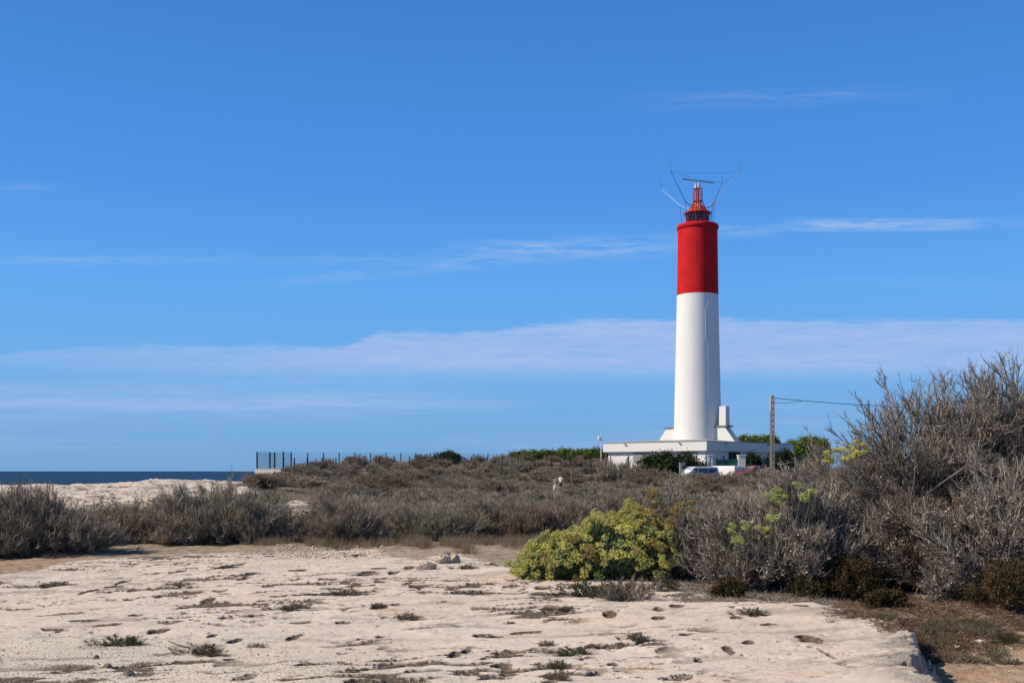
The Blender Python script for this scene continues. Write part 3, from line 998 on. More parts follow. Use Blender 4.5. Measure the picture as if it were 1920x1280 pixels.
cab = MB()
p0 = np.array([ux + 0.42, UZ - 0.05, up_top - 0.25])
cab.tube(sag(p0, np.array([ux + 52, UZ - 18, up_top - 0.5]), 1.6, 40), 0.035, 5)
cab.tube(sag(np.array([ux + 0.25, UZ, up_top - 0.75]), sag(p0, np.array([ux + 52, UZ - 18, up_top - 0.5]), 1.6, 40)[2], 0.1, 8), 0.022, 4)
tag(cab.build('overhead_cable', M['dark_metal']), 'black overhead cable running right from the concrete utility pole', 'cable')

# ------------------------------------------------------------------ fences, wall, gate
def wire_fence(pts, tops, bots, label, post_w, post_m, wr_=0.013):
    """pts: plan points of the posts; tops / bots heights"""
    f = tag(empty('wire_fence', (pts[0][0], pts[0][1], 0)), label, 'fence')
    o = np.array([pts[0][0], pts[0][1], 0])
    for (x, y), zt_, zb_ in zip(pts, tops, bots):
        MB().box((x - o[0], y - o[1], (zt_ + zb_) / 2), (post_w * (1.35 if abs(x - o[0]) < 4.5 else 1), post_w, zt_ - zb_)).build('fence_post', post_m, f)
    for i in range(len(pts) - 1):
        m_ = MB()
        a0, a1 = np.array([*pts[i], 0]) - o, np.array([*pts[i + 1], 0]) - o
        L = np.linalg.norm(a1 - a0)
        for k in range(9):
            q = k / 8
            m_.tube([a0 + [0, 0, bots[i] + (tops[i] - bots[i]) * (0.08 + 0.9 * q)], a1 + [0, 0, bots[i + 1] + (tops[i + 1] - bots[i + 1]) * (0.08 + 0.9 * q)]], wr_ * (1.7 if i < 3 and wr_ > 0.01 else 1), 3)
        nv = max(3, int(L / (0.28 if i > 2 or wr_ < 0.01 else 0.12)))
        for k in range(nv):
            q = (k + 0.5) / nv
            p = a0 + (a1 - a0) * q
            zb_ = bots[i] + (bots[i + 1] - bots[i]) * q
            zt_ = tops[i] + (tops[i + 1] - tops[i]) * q
            m_.tube([p + [0, 0, zb_ + 0.1], p + [0, 0, zt_ - 0.05]], wr_ * (0.9 if i < 3 and wr_ > 0.01 else 0.5), 3)
        m_.build('wire_panel', M['wire'], f)
    return f


bx = [482, 506, 515, 546, 577, 606.5, 636, 665.5, 695, 723.5, 751.5, 779.5, 807, 834, 861, 888, 915, 942, 968, 994]
bz = [141, 143, 144] + [146 + 0.35 * k for k in range(17)]
bpts = [((a_ - 960) / F * z_, z_) for a_, z_ in zip(bx, bz)]
btop = [CAMZ + (HOR - (847 + 0.18 * k)) / F * z_ for k, z_ in enumerate(bz)]
bbot = [min(CAMZ + (HOR - 879) / F * z_ if a_ < 540 else gh(*p), tp - 1.9) for a_, z_, p, tp in zip(bx, bz, bpts, btop)]
wire_fence(bpts, btop, bbot, 'taller dark wire mesh fence along the hilltop, rising above the sea', 0.13, M['fence'])
fx = [531, 531.8, 552, 576.5, 604, 630, 657, 684, 711.5, 739, 768, 797, 826, 855, 884, 913, 942, 972, 1003, 1034, 1070, 1108, 1145, 1179, 1213, 1250]
ftp = [846, 857, 858, 858, 857.5, 857.5, 856.5, 856, 855.5, 855, 855, 855, 855, 855, 855, 855.5, 856, 856, 856, 856.5, 857, 856, 855, 854, 853, 853]
fz = [137.0 - 0.02 * k for k in range(14)] + [136.7 - 0.7 * (k + 1) for k in range(12)]
fpts = [((a_ - 960) / F * z_, z_) for a_, z_ in zip(fx, fz)]
ftop = [CAMZ + (HOR - y_) / F * z_ for y_, z_ in zip(ftp, fz)]
fbot = [min(gh(*p) - 0.1, tp - 1.3) for p, tp in zip(fpts, ftop)]
wire_fence(fpts, ftop, fbot, 'lower dark wire mesh fence in the scrub just below the hilltop', 0.12, M['fence'], 0.005)
# pale masonry base under the corner of the fence
wl = MB()
pa_, pb_ = at(480, 879, 140.5), at(530, 879, 136.8)
dv = (pb_ - pa_)
ln = math.hypot(dv.x, dv.y)
zc_ = CAMZ + (HOR - 879) / F * 140
wl.box(((pa_.x + pb_.x) / 2, (pa_.y + pb_.y) / 2, zc_ - 1.3), (ln, 0.45, 2.6), math.atan2(dv.y, dv.x))
wl.box(((pa_.x + pb_.x) / 2, (pa_.y + pb_.y) / 2, zc_ + 0.032), (ln + 0.1, 0.55, 0.06), math.atan2(dv.y, dv.x))
tag(wl.build('masonry_wall', M['stone_wall']), 'short pale masonry wall under the fence corner at the cliff', 'wall')

GZ = 116.0


def gxp(px, Z=GZ):
    return (px - 960) / F * Z


def pillar(px, ytop, wpx, Z, label):
    p = at(px, ytop, Z)
    g_ = gh(p.x, Z) - 0.3
    w_ = wpx / F * Z
    r = tag(empty('gate_pillar', (p.x, Z, g_)), label, 'gate pillar')
    MB().box((0, 0, (p.z - g_) / 2), (w_, w_, p.z - g_)).build('shaft', M['white_wall'], r)
    MB().box((0, 0, p.z - g_ + 0.05), (w_ + 0.12, w_ + 0.12, 0.1)).build('capstone', M['white_wall'], r)


pillar(1390, 854, 13, 117, 'wide white gate pillar right of the green gate')
pillar(1328.5, 854, 3.2, 117, 'left of two thin white posts left of the green gate')
pillar(1334.5, 854, 3.2, 117, 'right of two thin white posts left of the green gate')
gt = tag(empty('metal_gate', (gxp(1364), GZ + 1, 0)), 'green metal gate between white pillars before the building', 'gate')
gz1 = CAMZ + (HOR - 862) / F * (GZ + 1)
for k, px_ in enumerate((1350, 1371)):
    m_ = MB()
    x_ = gxp(px_, GZ + 1) - gxp(1364)
    w_ = (13 if k == 0 else 26) / F * GZ
    for j in range(int(w_ / 0.10)):
        m_.box((x_ - w_ / 2 + 0.06 + j * 0.10, 0, gz1 - 0.95), (0.085, 0.03, 1.9))
    m_.box((x_, 0.03, gz1 - 0.95), (w_, 0.025, 1.85))
    m_.box((x_, -0.03, gz1 + 0.03), (w_, 0.07, 0.07))
    m_.build('gate_leaf', M['green'], gt)
for px_ in (1343.5, 1356.5, 1384.5):
    MB().box((gxp(px_, GZ + 1) - gxp(1364), -0.03, gz1 - 0.8), (0.13, 0.13, 2.1)).build('gate_post', M['fence'], gt)
MB().box((gxp(1356.5, GZ + 1) - gxp(1364), -0.03, gz1 + 0.38), (0.2, 0.2, 0.22)).build('lamp_box', M['dark_metal'], gt)

# small service box beside the vehicles
p = at(1279, 868, 113)
sg = gh(p.x, 113)
bxo = tag(empty('meter_box', (p.x, 113, sg - 0.2)), 'small grey metal meter box left of the white cars', 'meter box')
MB().box((0, 0, (p.z - sg + 0.2) / 2), (0.55, 0.4, p.z - sg + 0.2)).build('cabinet', M['grey_metal'], bxo)
MB().box((0.08, -0.215, p.z - sg - 0.2), (0.30, 0.03, 0.36)).build('panel', M['dark_metal'], bxo)
MB().box((0, 0, p.z - sg + 0.24), (0.62, 0.47, 0.06)).build('lid', M['grey_metal'], bxo)
# wooden marker post near the walkers
p = at(1072, 874, 112)
mpg = gh(p.x, 112)
mp_ = MB().box((0, 0, (p.z - mpg) / 2), (0.11, 0.11, p.z - mpg), 0.2)
mp_.box((0, 0, p.z - mpg + 0.03), (0.14, 0.14, 0.05), 0.2)
tag(mp_.build('marker_post', M['wood'], loc=(p.x, 112, mpg)), 'slim grey wooden marker post right of the two walkers', 'post')


# ------------------------------------------------------------------ vehicles
def vehicle(name, label, cat, px, ytop, Z, rz, prof, wid, mat, wins, wheelx, wr=0.31):
    """prof: side outline (x forward, z) ; wins: list of (quad corners in x,z) on both sides; tumblehome above 1 m"""
    p = at(px, ytop, Z)
    H = max(q[1] for q in prof)
    r = tag(empty(name, (p.x, Z, p.z - H), rz), label, cat)

    def yw(z):
        return wid / 2 * (1 - 0.13 * max(0, (z - 0.95)) / (H - 0.95))
    k = len(prof)
    V = [(x, -yw(z), z) for x, z in prof] + [(x, yw(z), z) for x, z in prof]
    me = bpy.data.meshes.new('body')
    me.from_pydata(V, [], [tuple(range(k))[::-1], tuple(range(k, 2 * k))] + [(i, (i + 1) % k, (i + 1) % k + k, i + k) for i in range(k)])
    bo = bpy.data.objects.new('body', me)
    C.objects.link(bo)
    bo.parent = r
    me.materials.append(mat)
    import bmesh as bm_
    q = bm_.new()
    q.from_mesh(me)
    bm_.ops.recalc_face_normals(q, faces=q.faces)
    q.to_mesh(me)
    q.free()
    md = bo.modifiers.new('bevel', 'BEVEL')
    md.width = 0.07
    md.segments = 3
    md.angle_limit = rad(25)
    for quad in wins:
        for s_ in (-1, 1):
            if len(quad) == 4:
                V = [(x, s_ * (yw(z) + 0.012), z) for x, z in quad] + [(x, s_ * (yw(z) - 0.05), z) for x, z in quad]
                MB().add(V, [(0, 1, 2, 3), (7, 6, 5, 4), (0, 4, 5, 1), (1, 5, 6, 2), (2, 6, 7, 3), (3, 7, 4, 0)]).build('side_window', M['car_glass'], r)
    for x in wheelx:
        for s_ in (-1, 1):
            wv = MB()
            a_ = np.linspace(0, 2 * np.pi, 21)[:-1]
            wv.prism(np.stack([x + wr * np.cos(a_), np.full(20, s_ * wid / 2 - 0.11 + 0.0), wr + wr * np.sin(a_)], 1), (0, 0.22, 0))
            wv.build('wheel', M['tyre'], r)
    return r, yw


def end_glass(r, yw, a, b_, name):
    """windscreen or rear window from (x,z) a (bottom) to b (top)"""
    d = np.array([b_[0] - a[0], b_[1] - a[1]])
    n = np.array([d[1], -d[0]]) / np.linalg.norm(d)
    if n[0] * a[0] < 0:
        n = -n
    o_ = n * 0.015
    i_ = -n * 0.05
    V = []
    for off in (o_, i_):
        for (x, z), s_ in ((a, -1), (a, 1), (b_, 1), (b_, -1)):
            V.append((x + off[0], s_ * (yw(z) - 0.13), z + off[1]))
    MB().add(V, [(0, 1, 2, 3), (7, 6, 5, 4), (0, 4, 5, 1), (1, 5, 6, 2), (2, 6, 7, 3), (3, 7, 4, 0)]).build(name, M['car_glass'], r)


VAN = [(-2.1, 0.35), (2.1, 0.35), (2.2, 0.8), (1.95, 1.05), (1.35, 1.18), (0.72, 1.83), (0.4, 1.9), (-1.9, 1.9), (-2.12, 1.7), (-2.15, 0.6)]
r, yw = vehicle('parked_minivan', 'white minivan with dark side windows parked left of the plain van', 'minivan', 1306, 874.5, 110, rad(196), VAN, 1.78, M['car_white'],
                [((0.95, 1.2), (0.25, 1.2), (0.25, 1.72), (0.62, 1.72)), ((0.15, 1.2), (-0.85, 1.2), (-0.85, 1.72), (0.15, 1.72)), ((-0.95, 1.2), (-1.9, 1.2), (-1.85, 1.72), (-0.95, 1.72))], (1.4, -1.3))
end_glass(r, yw, (1.26, 1.24), (0.78, 1.75), 'windscreen')
end_glass(r, yw, (-2.14, 1.15), (-2.125, 1.68), 'rear_window')
VAN2 = [(-2.3, 0.35), (2.2, 0.35), (2.3, 0.85), (2.0, 1.1), (1.5, 1.2), (0.9, 1.9), (0.5, 1.98), (-2.2, 1.98), (-2.32, 1.8), (-2.34, 0.6)]
r, yw = vehicle('parked_van', 'plain white panel van parked in front of the green gate', 'van', 1355, 873, 113, rad(128), VAN2, 1.85, M['car_white'],
                [((1.05, 1.25), (0.4, 1.25), (0.4, 1.78), (0.7, 1.78))], (1.5, -1.4))
end_glass(r, yw, (1.4, 1.28), (0.95, 1.82), 'windscreen')
CAR = [(-2.0, 0.3), (2.0, 0.3), (2.1, 0.7), (1.9, 0.9), (0.95, 1.02), (0.25, 1.5), (-0.1, 1.56), (-1.25, 1.5), (-1.95, 1.05), (-2.08, 0.65)]
r, yw = vehicle('parked_car', 'dark red car half hidden by scrub right of the vans', 'car', 1413, 872.5, 111, rad(205), CAR, 1.72, M['car_red'],
                [((0.75, 1.04), (-0.15, 1.04), (-0.1, 1.46), (0.2, 1.42)), ((-0.25, 1.04), (-1.3, 1.04), (-1.1, 1.42), (-0.2, 1.46))], (1.3, -1.25))
end_glass(r, yw, (0.85, 1.09), (0.32, 1.45), 'windscreen')
end_glass(r, yw, (-1.85, 1.11), (-1.33, 1.45), 'rear_window')

# ------------------------------------------------------------------ people
def skin_mesh(name, verts, edges, radii, mat, parent, root=0, sub=2):
    me = bpy.data.meshes.new(name)
    me.from_pydata(verts, edges, [])
    o = bpy.data.objects.new(name, me)
    C.objects.link(o)
    o.parent = parent
    o.modifiers.new('skin', 'SKIN')
    sv_ = me.skin_vertices[0].data if me.skin_vertices else None
    if sv_ is None:
        me.skin_vertices.new() if hasattr(me.skin_vertices, 'new') else None
    for i, r_ in enumerate(radii):
        me.skin_vertices[0].data[i].radius = (r_, r_) if np.isscalar(r_) else r_
        me.skin_vertices[0].data[i].use_root = (i == root)
    s_ = o.modifiers.new('sub', 'SUBSURF')
    s_.levels = sub
    s_.render_levels = sub
    o.modifiers['skin'].use_smooth_shade = True
    me.materials.append(mat)
    return o


def person(loc, rz, label, pose, top_m, leg_m, legs_long):
    r = tag(empty('person', loc, rz), label, 'person')
    V, ED, R = [], [], []

    def add(p, rr, par=None):
        V.append(p)
        R.append(rr)
        if par is not None:
            ED.append((par, len(V) - 1))
        return len(V) - 1
    pel = add((0, 0, 0.93), (0.15, 0.105))
    wai = add((0, 0.0, 1.08), (0.125, 0.09), pel)
    che = add((0, pose['lean'] * 0.6, 1.30), (0.155, 0.10), wai)
    shd = add((0, pose['lean'], 1.43), (0.10, 0.075), che)
    nec = add((0, pose['lean'] * 1.1 + 0.005, 1.50), 0.052, shd)
    h1 = add((0, pose['lean'] * 1.2 + 0.02, 1.585), (0.072, 0.085), nec)
    h2 = add((0, pose['lean'] * 1.2 + 0.02, 1.69), (0.070, 0.080), h1)
    add((0, pose['lean'] * 1.2 + 0.115, 1.615), 0.014, h1)   # nose
    jl = {}
    for s_ in (-1, 1):
        fw = pose['step'] * s_
        hp = add((0.085 * s_, 0, 0.88), 0.088, pel)
        kn = add((0.095 * s_, fw * 0.55 + 0.02, 0.48), 0.058, hp)
        an = add((0.10 * s_, fw - 0.02, 0.09), 0.042, kn)
        add((0.105 * s_, fw + 0.12, 0.035), 0.038, an)
        sh = add((0.185 * s_, pose['lean'], 1.405), 0.055, shd)
        eb = pose['elbow'][0 if s_ < 0 else 1]
        hd = pose['hand'][0 if s_ < 0 else 1]
        e_ = add((eb[0] * s_, eb[1], eb[2]), 0.042, sh)
        h_ = add((hd[0] * s_, hd[1], hd[2]), 0.030, e_)
        d_ = np.array([(hd[0] - eb[0]) * s_, hd[1] - eb[1], hd[2] - eb[2]])
        d_ /= np.linalg.norm(d_)
        pm = np.array(V[h_]) + d_ * 0.07
        pm_i = add(tuple(pm), 0.032, h_)
        lat = np.cross(d_, (1, 0, 0))
        lat /= np.linalg.norm(lat) + 1e-9
        for k_, (o_, ln_) in enumerate(((-0.030, 0.07), (-0.010, 0.085), (0.010, 0.08), (0.030, 0.06))):
            k1 = add(tuple(pm + lat * o_ + d_ * 0.035), 0.009, pm_i)
            add(tuple(pm + lat * o_ + d_ * (0.035 + ln_ * 0.7) + np.array([-0.015 * s_, 0, 0])), 0.008, k1)
        th = add(tuple(pm - lat * 0.045 - d_ * 0.02), 0.010, h_)
        add(tuple(pm - lat * 0.055 + d_ * 0.03), 0.009, th)
        jl[s_] = (hp, kn, an, sh, e_, h_)
    skin_mesh('body', V, ED, R, M['skin'], r)
    # shirt
    SV = [V[pel], V[wai], V[che], (V[shd][0], V[shd][1], V[shd][2] - 0.01)]
    SR = [(0.17, 0.125), (0.15, 0.112), (0.175, 0.118), (0.115, 0.09)]
    SE = [(0, 1), (1, 2), (2, 3)]
    for s_ in (-1, 1):
        SV.append(V[jl[s_][3]])
        SR.append(0.072)
        SE.append((3, len(SV) - 1))
        e_ = np.array(V[jl[s_][3]]) * 0.25 + np.array(V[jl[s_][4]]) * 0.75
        SV.append(tuple(e_))
        SR.append(0.062)
        SE.append((len(SV) - 2, len(SV) - 1))
    skin_mesh('shirt', SV, SE, SR, top_m, r)
    TV = [(0, 0, 0.97), V[pel]]
    TR = [(0.155, 0.115), (0.17, 0.125)]
    TE = [(0, 1)]
    for s_ in (-1, 1):
        TV.append(V[jl[s_][0]])
        TR.append(0.108)
        TE.append((1, len(TV) - 1))
        TV.append(V[jl[s_][1]])
        TR.append(0.085 if legs_long else 0.095)
        TE.append((len(TV) - 2, len(TV) - 1))
        if legs_long:
            TV.append((V[jl[s_][2]][0], V[jl[s_][2]][1], 0.10))
            TR.append(0.075)
            TE.append((len(TV) - 2, len(TV) - 1))
    skin_mesh('trousers', TV, TE, TR, leg_m, r)
    hx = V[h2]
    HV = [(0, hx[1] - 0.055, 1.58), (0, hx[1] - 0.035, 1.68), (0, hx[1] + 0.02, 1.735)]
    skin_mesh('hair', HV, [(0, 1), (1, 2)], [(0.062, 0.045), (0.080, 0.075), (0.072, 0.07)], M['hair'], r)
    for s_ in (-1, 1):
        a_ = V[jl[s_][2]]
        MB().box((a_[0], a_[1] + 0.06, 0.035), (0.095, 0.27, 0.08), 0, (0.8, 0.85)).build('shoe', M['dark_cloth'], r)
    return r


PZ = 114.0
p = at(1041, 924, PZ)
person((p.x, PZ, gh(p.x, PZ) - 0.02), rad(-28), 'person in a grey top and pale trousers walking away on the path', dict(lean=0.10, step=0.17, elbow=((0.24, -0.04, 1.15), (0.24, 0.12, 1.15)), hand=((0.22, 0.06, 0.93), (0.20, 0.30, 1.05))),
       M['grey_cloth'], M['cream_cloth'], True)
p = at(1051.5, 922, PZ + 1)
person((p.x, PZ + 1, gh(p.x, PZ + 1) + 0.12), rad(150), 'person in a white T-shirt and dark shorts facing the camera', dict(lean=0.02, step=0.08, elbow=((0.27, -0.03, 1.14), (0.27, 0.03, 1.14)), hand=((0.20, 0.20, 1.02), (0.20, 0.20, 1.04))),
       M['white_cloth'], M['dark_cloth'], False)

# ------------------------------------------------------------------ vegetation builders
def tubes(P, R, seg=3, g=rng):
    """P (N,k,3) polylines, R (N,k) radii -> verts, quads"""
    N, k, _ = P.shape
    T = np.empty_like(P)
    T[:, 1:-1] = P[:, 2:] - P[:, :-2]
    T[:, 0] = P[:, 1] - P[:, 0]
    T[:, -1] = P[:, -1] - P[:, -2]
    T /= np.linalg.norm(T, axis=2, keepdims=True) + 1e-9
    ref = g.normal(size=(N, 1, 3))
    A = np.cross(T, ref)
    A /= np.linalg.norm(A, axis=2, keepdims=True) + 1e-9
    B = np.cross(T, A)
    a = np.arange(seg) * 2 * np.pi / seg
    V = P[:, :, None] + R[:, :, None, None] * (A[:, :, None] * np.cos(a)[None, None, :, None] + B[:, :, None] * np.sin(a)[None, None, :, None])
    base = np.arange(N * k * seg).reshape(N, k, seg)
    q = np.stack([base[:, :-1], np.roll(base[:, :-1], -1, 2), np.roll(base[:, 1:], -1, 2), base[:, 1:]], -1).reshape(-1, 4)
    return V.reshape(-1, 3), q


def quads(Cn, size, g, elong=1.6, up=0.0):
    """random small leaf quads (slightly folded) at the points Cn"""
    N = len(Cn)
    a = g.normal(size=(N, 3))
    a[:, 2] += up
    a /= np.linalg.norm(a, axis=1)[:, None]
    b_ = np.cross(a, g.normal(size=(N, 3)))
    b_ /= np.linalg.norm(b_, axis=1)[:, None] + 1e-9
    s_ = size * g.uniform(0.6, 1.3, (N, 1))
    a = a * s_ * elong
    b_ = b_ * s_
    V = np.stack([Cn - a, Cn + b_ * 0.6, Cn + a, Cn - b_ * 0.6], 1).reshape(-1, 3)
    return V, np.arange(N * 4).reshape(N, 4)


def bez(p0, p1, p2, k):
    tt = np.linspace(0, 1, k)[None, :, None]
    return p0[:, None] * (1 - tt) ** 2 + 2 * p1[:, None] * tt * (1 - tt) + p2[:, None] * tt ** 2


def unit(v):
    return v / (np.linalg.norm(v, axis=-1, keepdims=True) + 1e-9)


def shrub_lines(g, R, H, nm, ns, nt_, nf, rm, rt, lt, up=0.6, lean=(0, 0), flat=0.5, edge=0.72):
    """three orders of branching filling a lumpy dome; returns list of (P, R, tint) per order"""
    ph = g.uniform(0, 2 * np.pi, nm)
    cz = g.uniform(0.02, 1, nm) ** flat
    szn = np.sqrt(1 - cz ** 2)
    dirs = np.stack([szn * np.cos(ph), szn * np.sin(ph), cz], 1)
    lump = 1 + 0.22 * np.sin(3 * ph + g.uniform(0, 6)) * szn + 0.14 * np.sin(5 * ph + 7 * cz + g.uniform(0, 6)) + g.normal(0, 0.06, nm)
    end = dirs * np.array([R, R, H]) * (lump * g.uniform(edge, 1.0, nm))[:, None]
    end[:, 0] += lean[0] * cz
    end[:, 1] += lean[1] * cz
    end[:, 2] = np.maximum(end[:, 2], 0.05 * H)
    base = np.stack([g.normal(0, R * 0.16, nm), g.normal(0, R * 0.16, nm), np.full(nm, -0.03)], 1)
    ctl = base + (end - base) * g.uniform(0.25, 0.5, (nm, 1)) + np.stack([g.normal(0, R * 0.08, nm), g.normal(0, R * 0.08, nm), g.uniform(0.0, 0.3, nm) * H], 1)
    Pm = bez(base, ctl, end, 8)
    Pm[:, 1:-1] += g.normal(0, 0.018 * R, (nm, 6, 3))
    tm = g.uniform(0, 0.6, nm)
    Rm = rm * g.uniform(0.5, 1.2, (nm, 1)) * np.linspace(1, 0.35, 8)[None]

    def children(P, n, L, spread, upb, t0=0.25, k=5, wob=0.04):
        N, kk, _ = P.shape
        i = g.integers(0, N, n)
        tpos = (t0 + (1 - t0) * g.uniform(0, 1, n) ** 0.8) * (kk - 1.001)
        j = tpos.astype(int)
        f = (tpos - j)[:, None]
        st = P[i, j] * (1 - f) + P[i, j + 1] * f
        tn = unit(P[i, j + 1] - P[i, j])
        out = st * np.array([1 / R ** 2, 1 / R ** 2, 1 / H ** 2])
        out = unit(out)
        d = unit(tn * 0.8 + out * 0.45 + g.normal(0, spread, (n, 3)) + np.array([0, 0, upb]))
        ln = L * g.uniform(0.5, 1.25, (n, 1))
        e_ = st + d * ln
        c_ = st + d * ln * 0.5 + g.normal(0, wob, (n, 3)) * ln - np.array([0, 0, 0.12 * upb]) * ln
        Q = bez(st, c_, e_, k)
        Q[:, :, 2] = np.maximum(Q[:, :, 2], 0.01)
        return Q, i
    Ps, _ = children(Pm, ns, R * 0.42, 0.45, up * 0.35, 0.15, 5, 0.16)
    Rs = rm * 0.42 * g.uniform(0.6, 1.2, (ns, 1)) * np.linspace(1, 0.4, 5)[None]
    P3, _ = children(Ps, nt_, R * 0.20, 0.5, up * 0.5, 0.2, 4, 0.18)
    R3 = max(rt * 1.5, rm * 0.16) * g.uniform(0.7, 1.2, (nt_, 1)) * np.linspace(1, 0.5, 4)[None]
    P4, _ = children(P3, nf, lt, 0.55, up, 0.15, 3, 0.1)
    R4 = rt * g.uniform(0.7, 1.3, (nf, 1)) * np.linspace(1, 0.45, 3)[None]

    def tn(P, sc_=0.25):
        n = len(P)
        return np.clip(g.normal(0.5, sc_, n), 0, 1)
    return (Pm, Rm, tm), (Ps, Rs, tn(Ps, 0.2)), (P3, R3, tn(P3)), (P4, R4, tn(P4, 0.36))


def join_tubes(parts, seg=3, g=rng):
    Vs, Qs, At = [], [], []
    n = 0
    for P, R, tn in parts:
        V, q = tubes(P, R, seg, g)
        Vs.append(V)
        Qs.append(q + n)
        At.append(np.repeat(tn, P.shape[1] * seg))
        n += len(V)
    return np.concatenate(Vs), np.concatenate(Qs), np.concatenate(At)


def make_shrub(name, seed, R, H, nm, ns, nt_, nf, rm, rt, lt, mat, up=0.6, lean=(0, 0), flat=0.5, flowers=0, fsize=0.02, fz=(0, 1), edge=0.72, barkmat='bark', fmat='dry_flower'):
    g = np.random.default_rng(seed)
    A, B, C3, D4 = shrub_lines(g, R, H, nm, ns, nt_, nf, rm, rt, lt, up, lean, flat, edge)
    tp_ = D4[0][:, -1]
    kz = H / np.percentile(tp_[:, 2], 98.5 if name == 'dry_shrub' else 98.8)
    kr = R / np.percentile(np.hypot(tp_[:, 0], tp_[:, 1]), 97)
    for q_ in (A, B, C3, D4):
        q_[0][:] *= np.array([kr, kr, kz])
    r = empty(name, (0, 0, 0))
    V, q, a_ = join_tubes([A], 5, g)
    mesh_obj('stem', V, [q], M[barkmat], r, {'tint': a_}, True)
    V, q, a_ = join_tubes([B, C3, D4], 3, g)
    mesh_obj('twig_crown', V, [q], M[mat], r, {'tint': a_}, True)
    if flowers:
        tipz = D4[0][:, -1]
        ok = np.where((tipz[:, 2] > fz[0] * H) & (tipz[:, 2] < fz[1] * H))[0]
        nclu = max(1, flowers // 4)
        wn = np.clip(fbm(tipz[ok, 0] / 0.16 + 3.7 * tipz[ok, 1], tipz[ok, 2] / 0.16 + 2.9 * tipz[ok, 1], seed, 3) - 0.46, 0, 1) + 0.004
        pick = g.choice(ok, nclu, p=wn / wn.sum())
        pts = np.repeat(tipz[pick], 4, 0) + g.normal(0, fsize * 1.2, (nclu * 4, 3))
        V, q = quads(pts, fsize, g, 1.2)
        mesh_obj('dry_blossom', V, [q], M[fmat], r, {'tint': np.repeat(np.clip(g.normal(0.55, 0.25, len(pts)), 0, 1), 4)})
    return r


def crown(name, seed, lobes, mat, leaf, n, trunk=None, label=None, cat=None, loc=(0, 0, 0), group=None):
    """evergreen crown: leaf faces clumped on many small sprays inside overlapping lobes; lobes = (x,y,z,rx,ry,rz)"""
    g = np.random.default_rng(seed)
    r = empty(name, loc)
    L = np.array(lobes)
    wgt = L[:, 3] * L[:, 4] * L[:, 5]
    wgt = wgt ** 0.67
    ncl = n // 22
    i = g.choice(len(L), ncl, p=wgt / wgt.sum())
    d = unit(g.normal(size=(ncl, 3)))
    rr = g.uniform(0.25, 1.0, ncl) ** 0.4
    cc = L[i, :3] + d * L[i, 3:] * rr[:, None] * g.uniform(0.86, 1.10, (ncl, 1))
    pts = np.repeat(cc, 22, 0) + g.normal(0, 1, (ncl * 22, 3)) * (leaf * 2.2)
    V, q = quads(pts, leaf, g, 1.5, 0.4)
    tt = np.clip(np.repeat(np.clip(g.normal(0.5, 0.25, ncl), 0, 1), 22) + g.normal(0, 0.12, len(pts)), 0, 1)
    mesh_obj('crown', V, [q], M[mat], r, {'tint': np.repeat(tt, 4)})
    tp = []
    base = np.array(trunk if trunk else (0, 0, 0), float)
    nb_ = min(len(L) * 2, 14)
    ends = L[g.integers(0, len(L), nb_), :3] + g.normal(0, 0.2, (nb_, 3)) * L[0, 3]
    st = np.repeat(base[None], nb_, 0) + g.normal(0, 0.05, (nb_, 3))
    mid = st + (ends - st) * 0.5 + np.array([0, 0, 0.1])
    P = bez(st, mid, ends, 6)
    Rr = 0.10 * (L[:, 3].mean() / 1.5) * np.linspace(1, 0.3, 6)[None] * g.uniform(0.6, 1.2, (nb_, 1))
    V, q = tubes(P, Rr, 5, g)
    mesh_obj('trunk', V, [q], M['trunk'], r, {'tint': g.uniform(0, 1, len(V))}, True)
    if label:
        tag(r, label, cat, group)
    return r


def blob_lobes(g, w, h, d, n):
    L = []
    for k in range(n):
        x = g.uniform(-0.5, 0.5) * w * 0.75
        y = g.uniform(-0.5, 0.5) * d * 0.75
        rr = g.uniform(0.22, 0.34)
        zz = h * g.uniform(0.35, 0.72) * (1 - 0.5 * (abs(x) / (w * 0.5)) ** 2)
        L.append((x, y, zz, w * rr * 0.8, d * rr, h * g.uniform(0.25, 0.36)))
    return L


# ------------------------------------------------------------------ evergreens near the building
def ever(px0, px1, ytop, Z, mat, label, cat, seed, name='evergreen_shrub', base=None, leaf=0.10, n=9000, group=None, lobes=9):
    x0, x1 = (px0 - 960) / F * Z, (px1 - 960) / F * Z
    xc = (x0 + x1) / 2
    g_ = gh(xc, Z) - 0.15 if base is None else base
    ztop = CAMZ + (HOR - ytop) / F * Z
    g = np.random.default_rng(seed)
    h = ztop - g_
    return crown(name, seed, blob_lobes(g, (x1 - x0) * 1.08, h * 0.98, (x1 - x0) * 0.7, lobes), mat, leaf, n, None, label, cat, (xc, Z, g_), group)


ever(1198, 1272, 843, 117, 'leaf_dark', 'dark green shrub in front of the lit building wall, wider left one', 'shrub', 101, n=12000)
ever(1252, 1322, 847, 116, 'leaf_dark', 'dark green shrub below the louvred window, next to the grey meter box', 'shrub', 102, n=12000)
ever(1385, 1440, 848, 121, 'leaf_dark', 'dark shrub behind the right gate pillar, under the shaded eave', 'shrub', 103, n=7000)
ever(1440, 1500, 840, 124, 'leaf_dark', 'dark shrub right of the concrete pole, at the shaded end of the building', 'shrub', 104, n=9000)
ever(1495, 1560, 838, 128, 'leaf_dark', 'dark low shrub under the right hand pine', 'shrub', 105, n=8000)


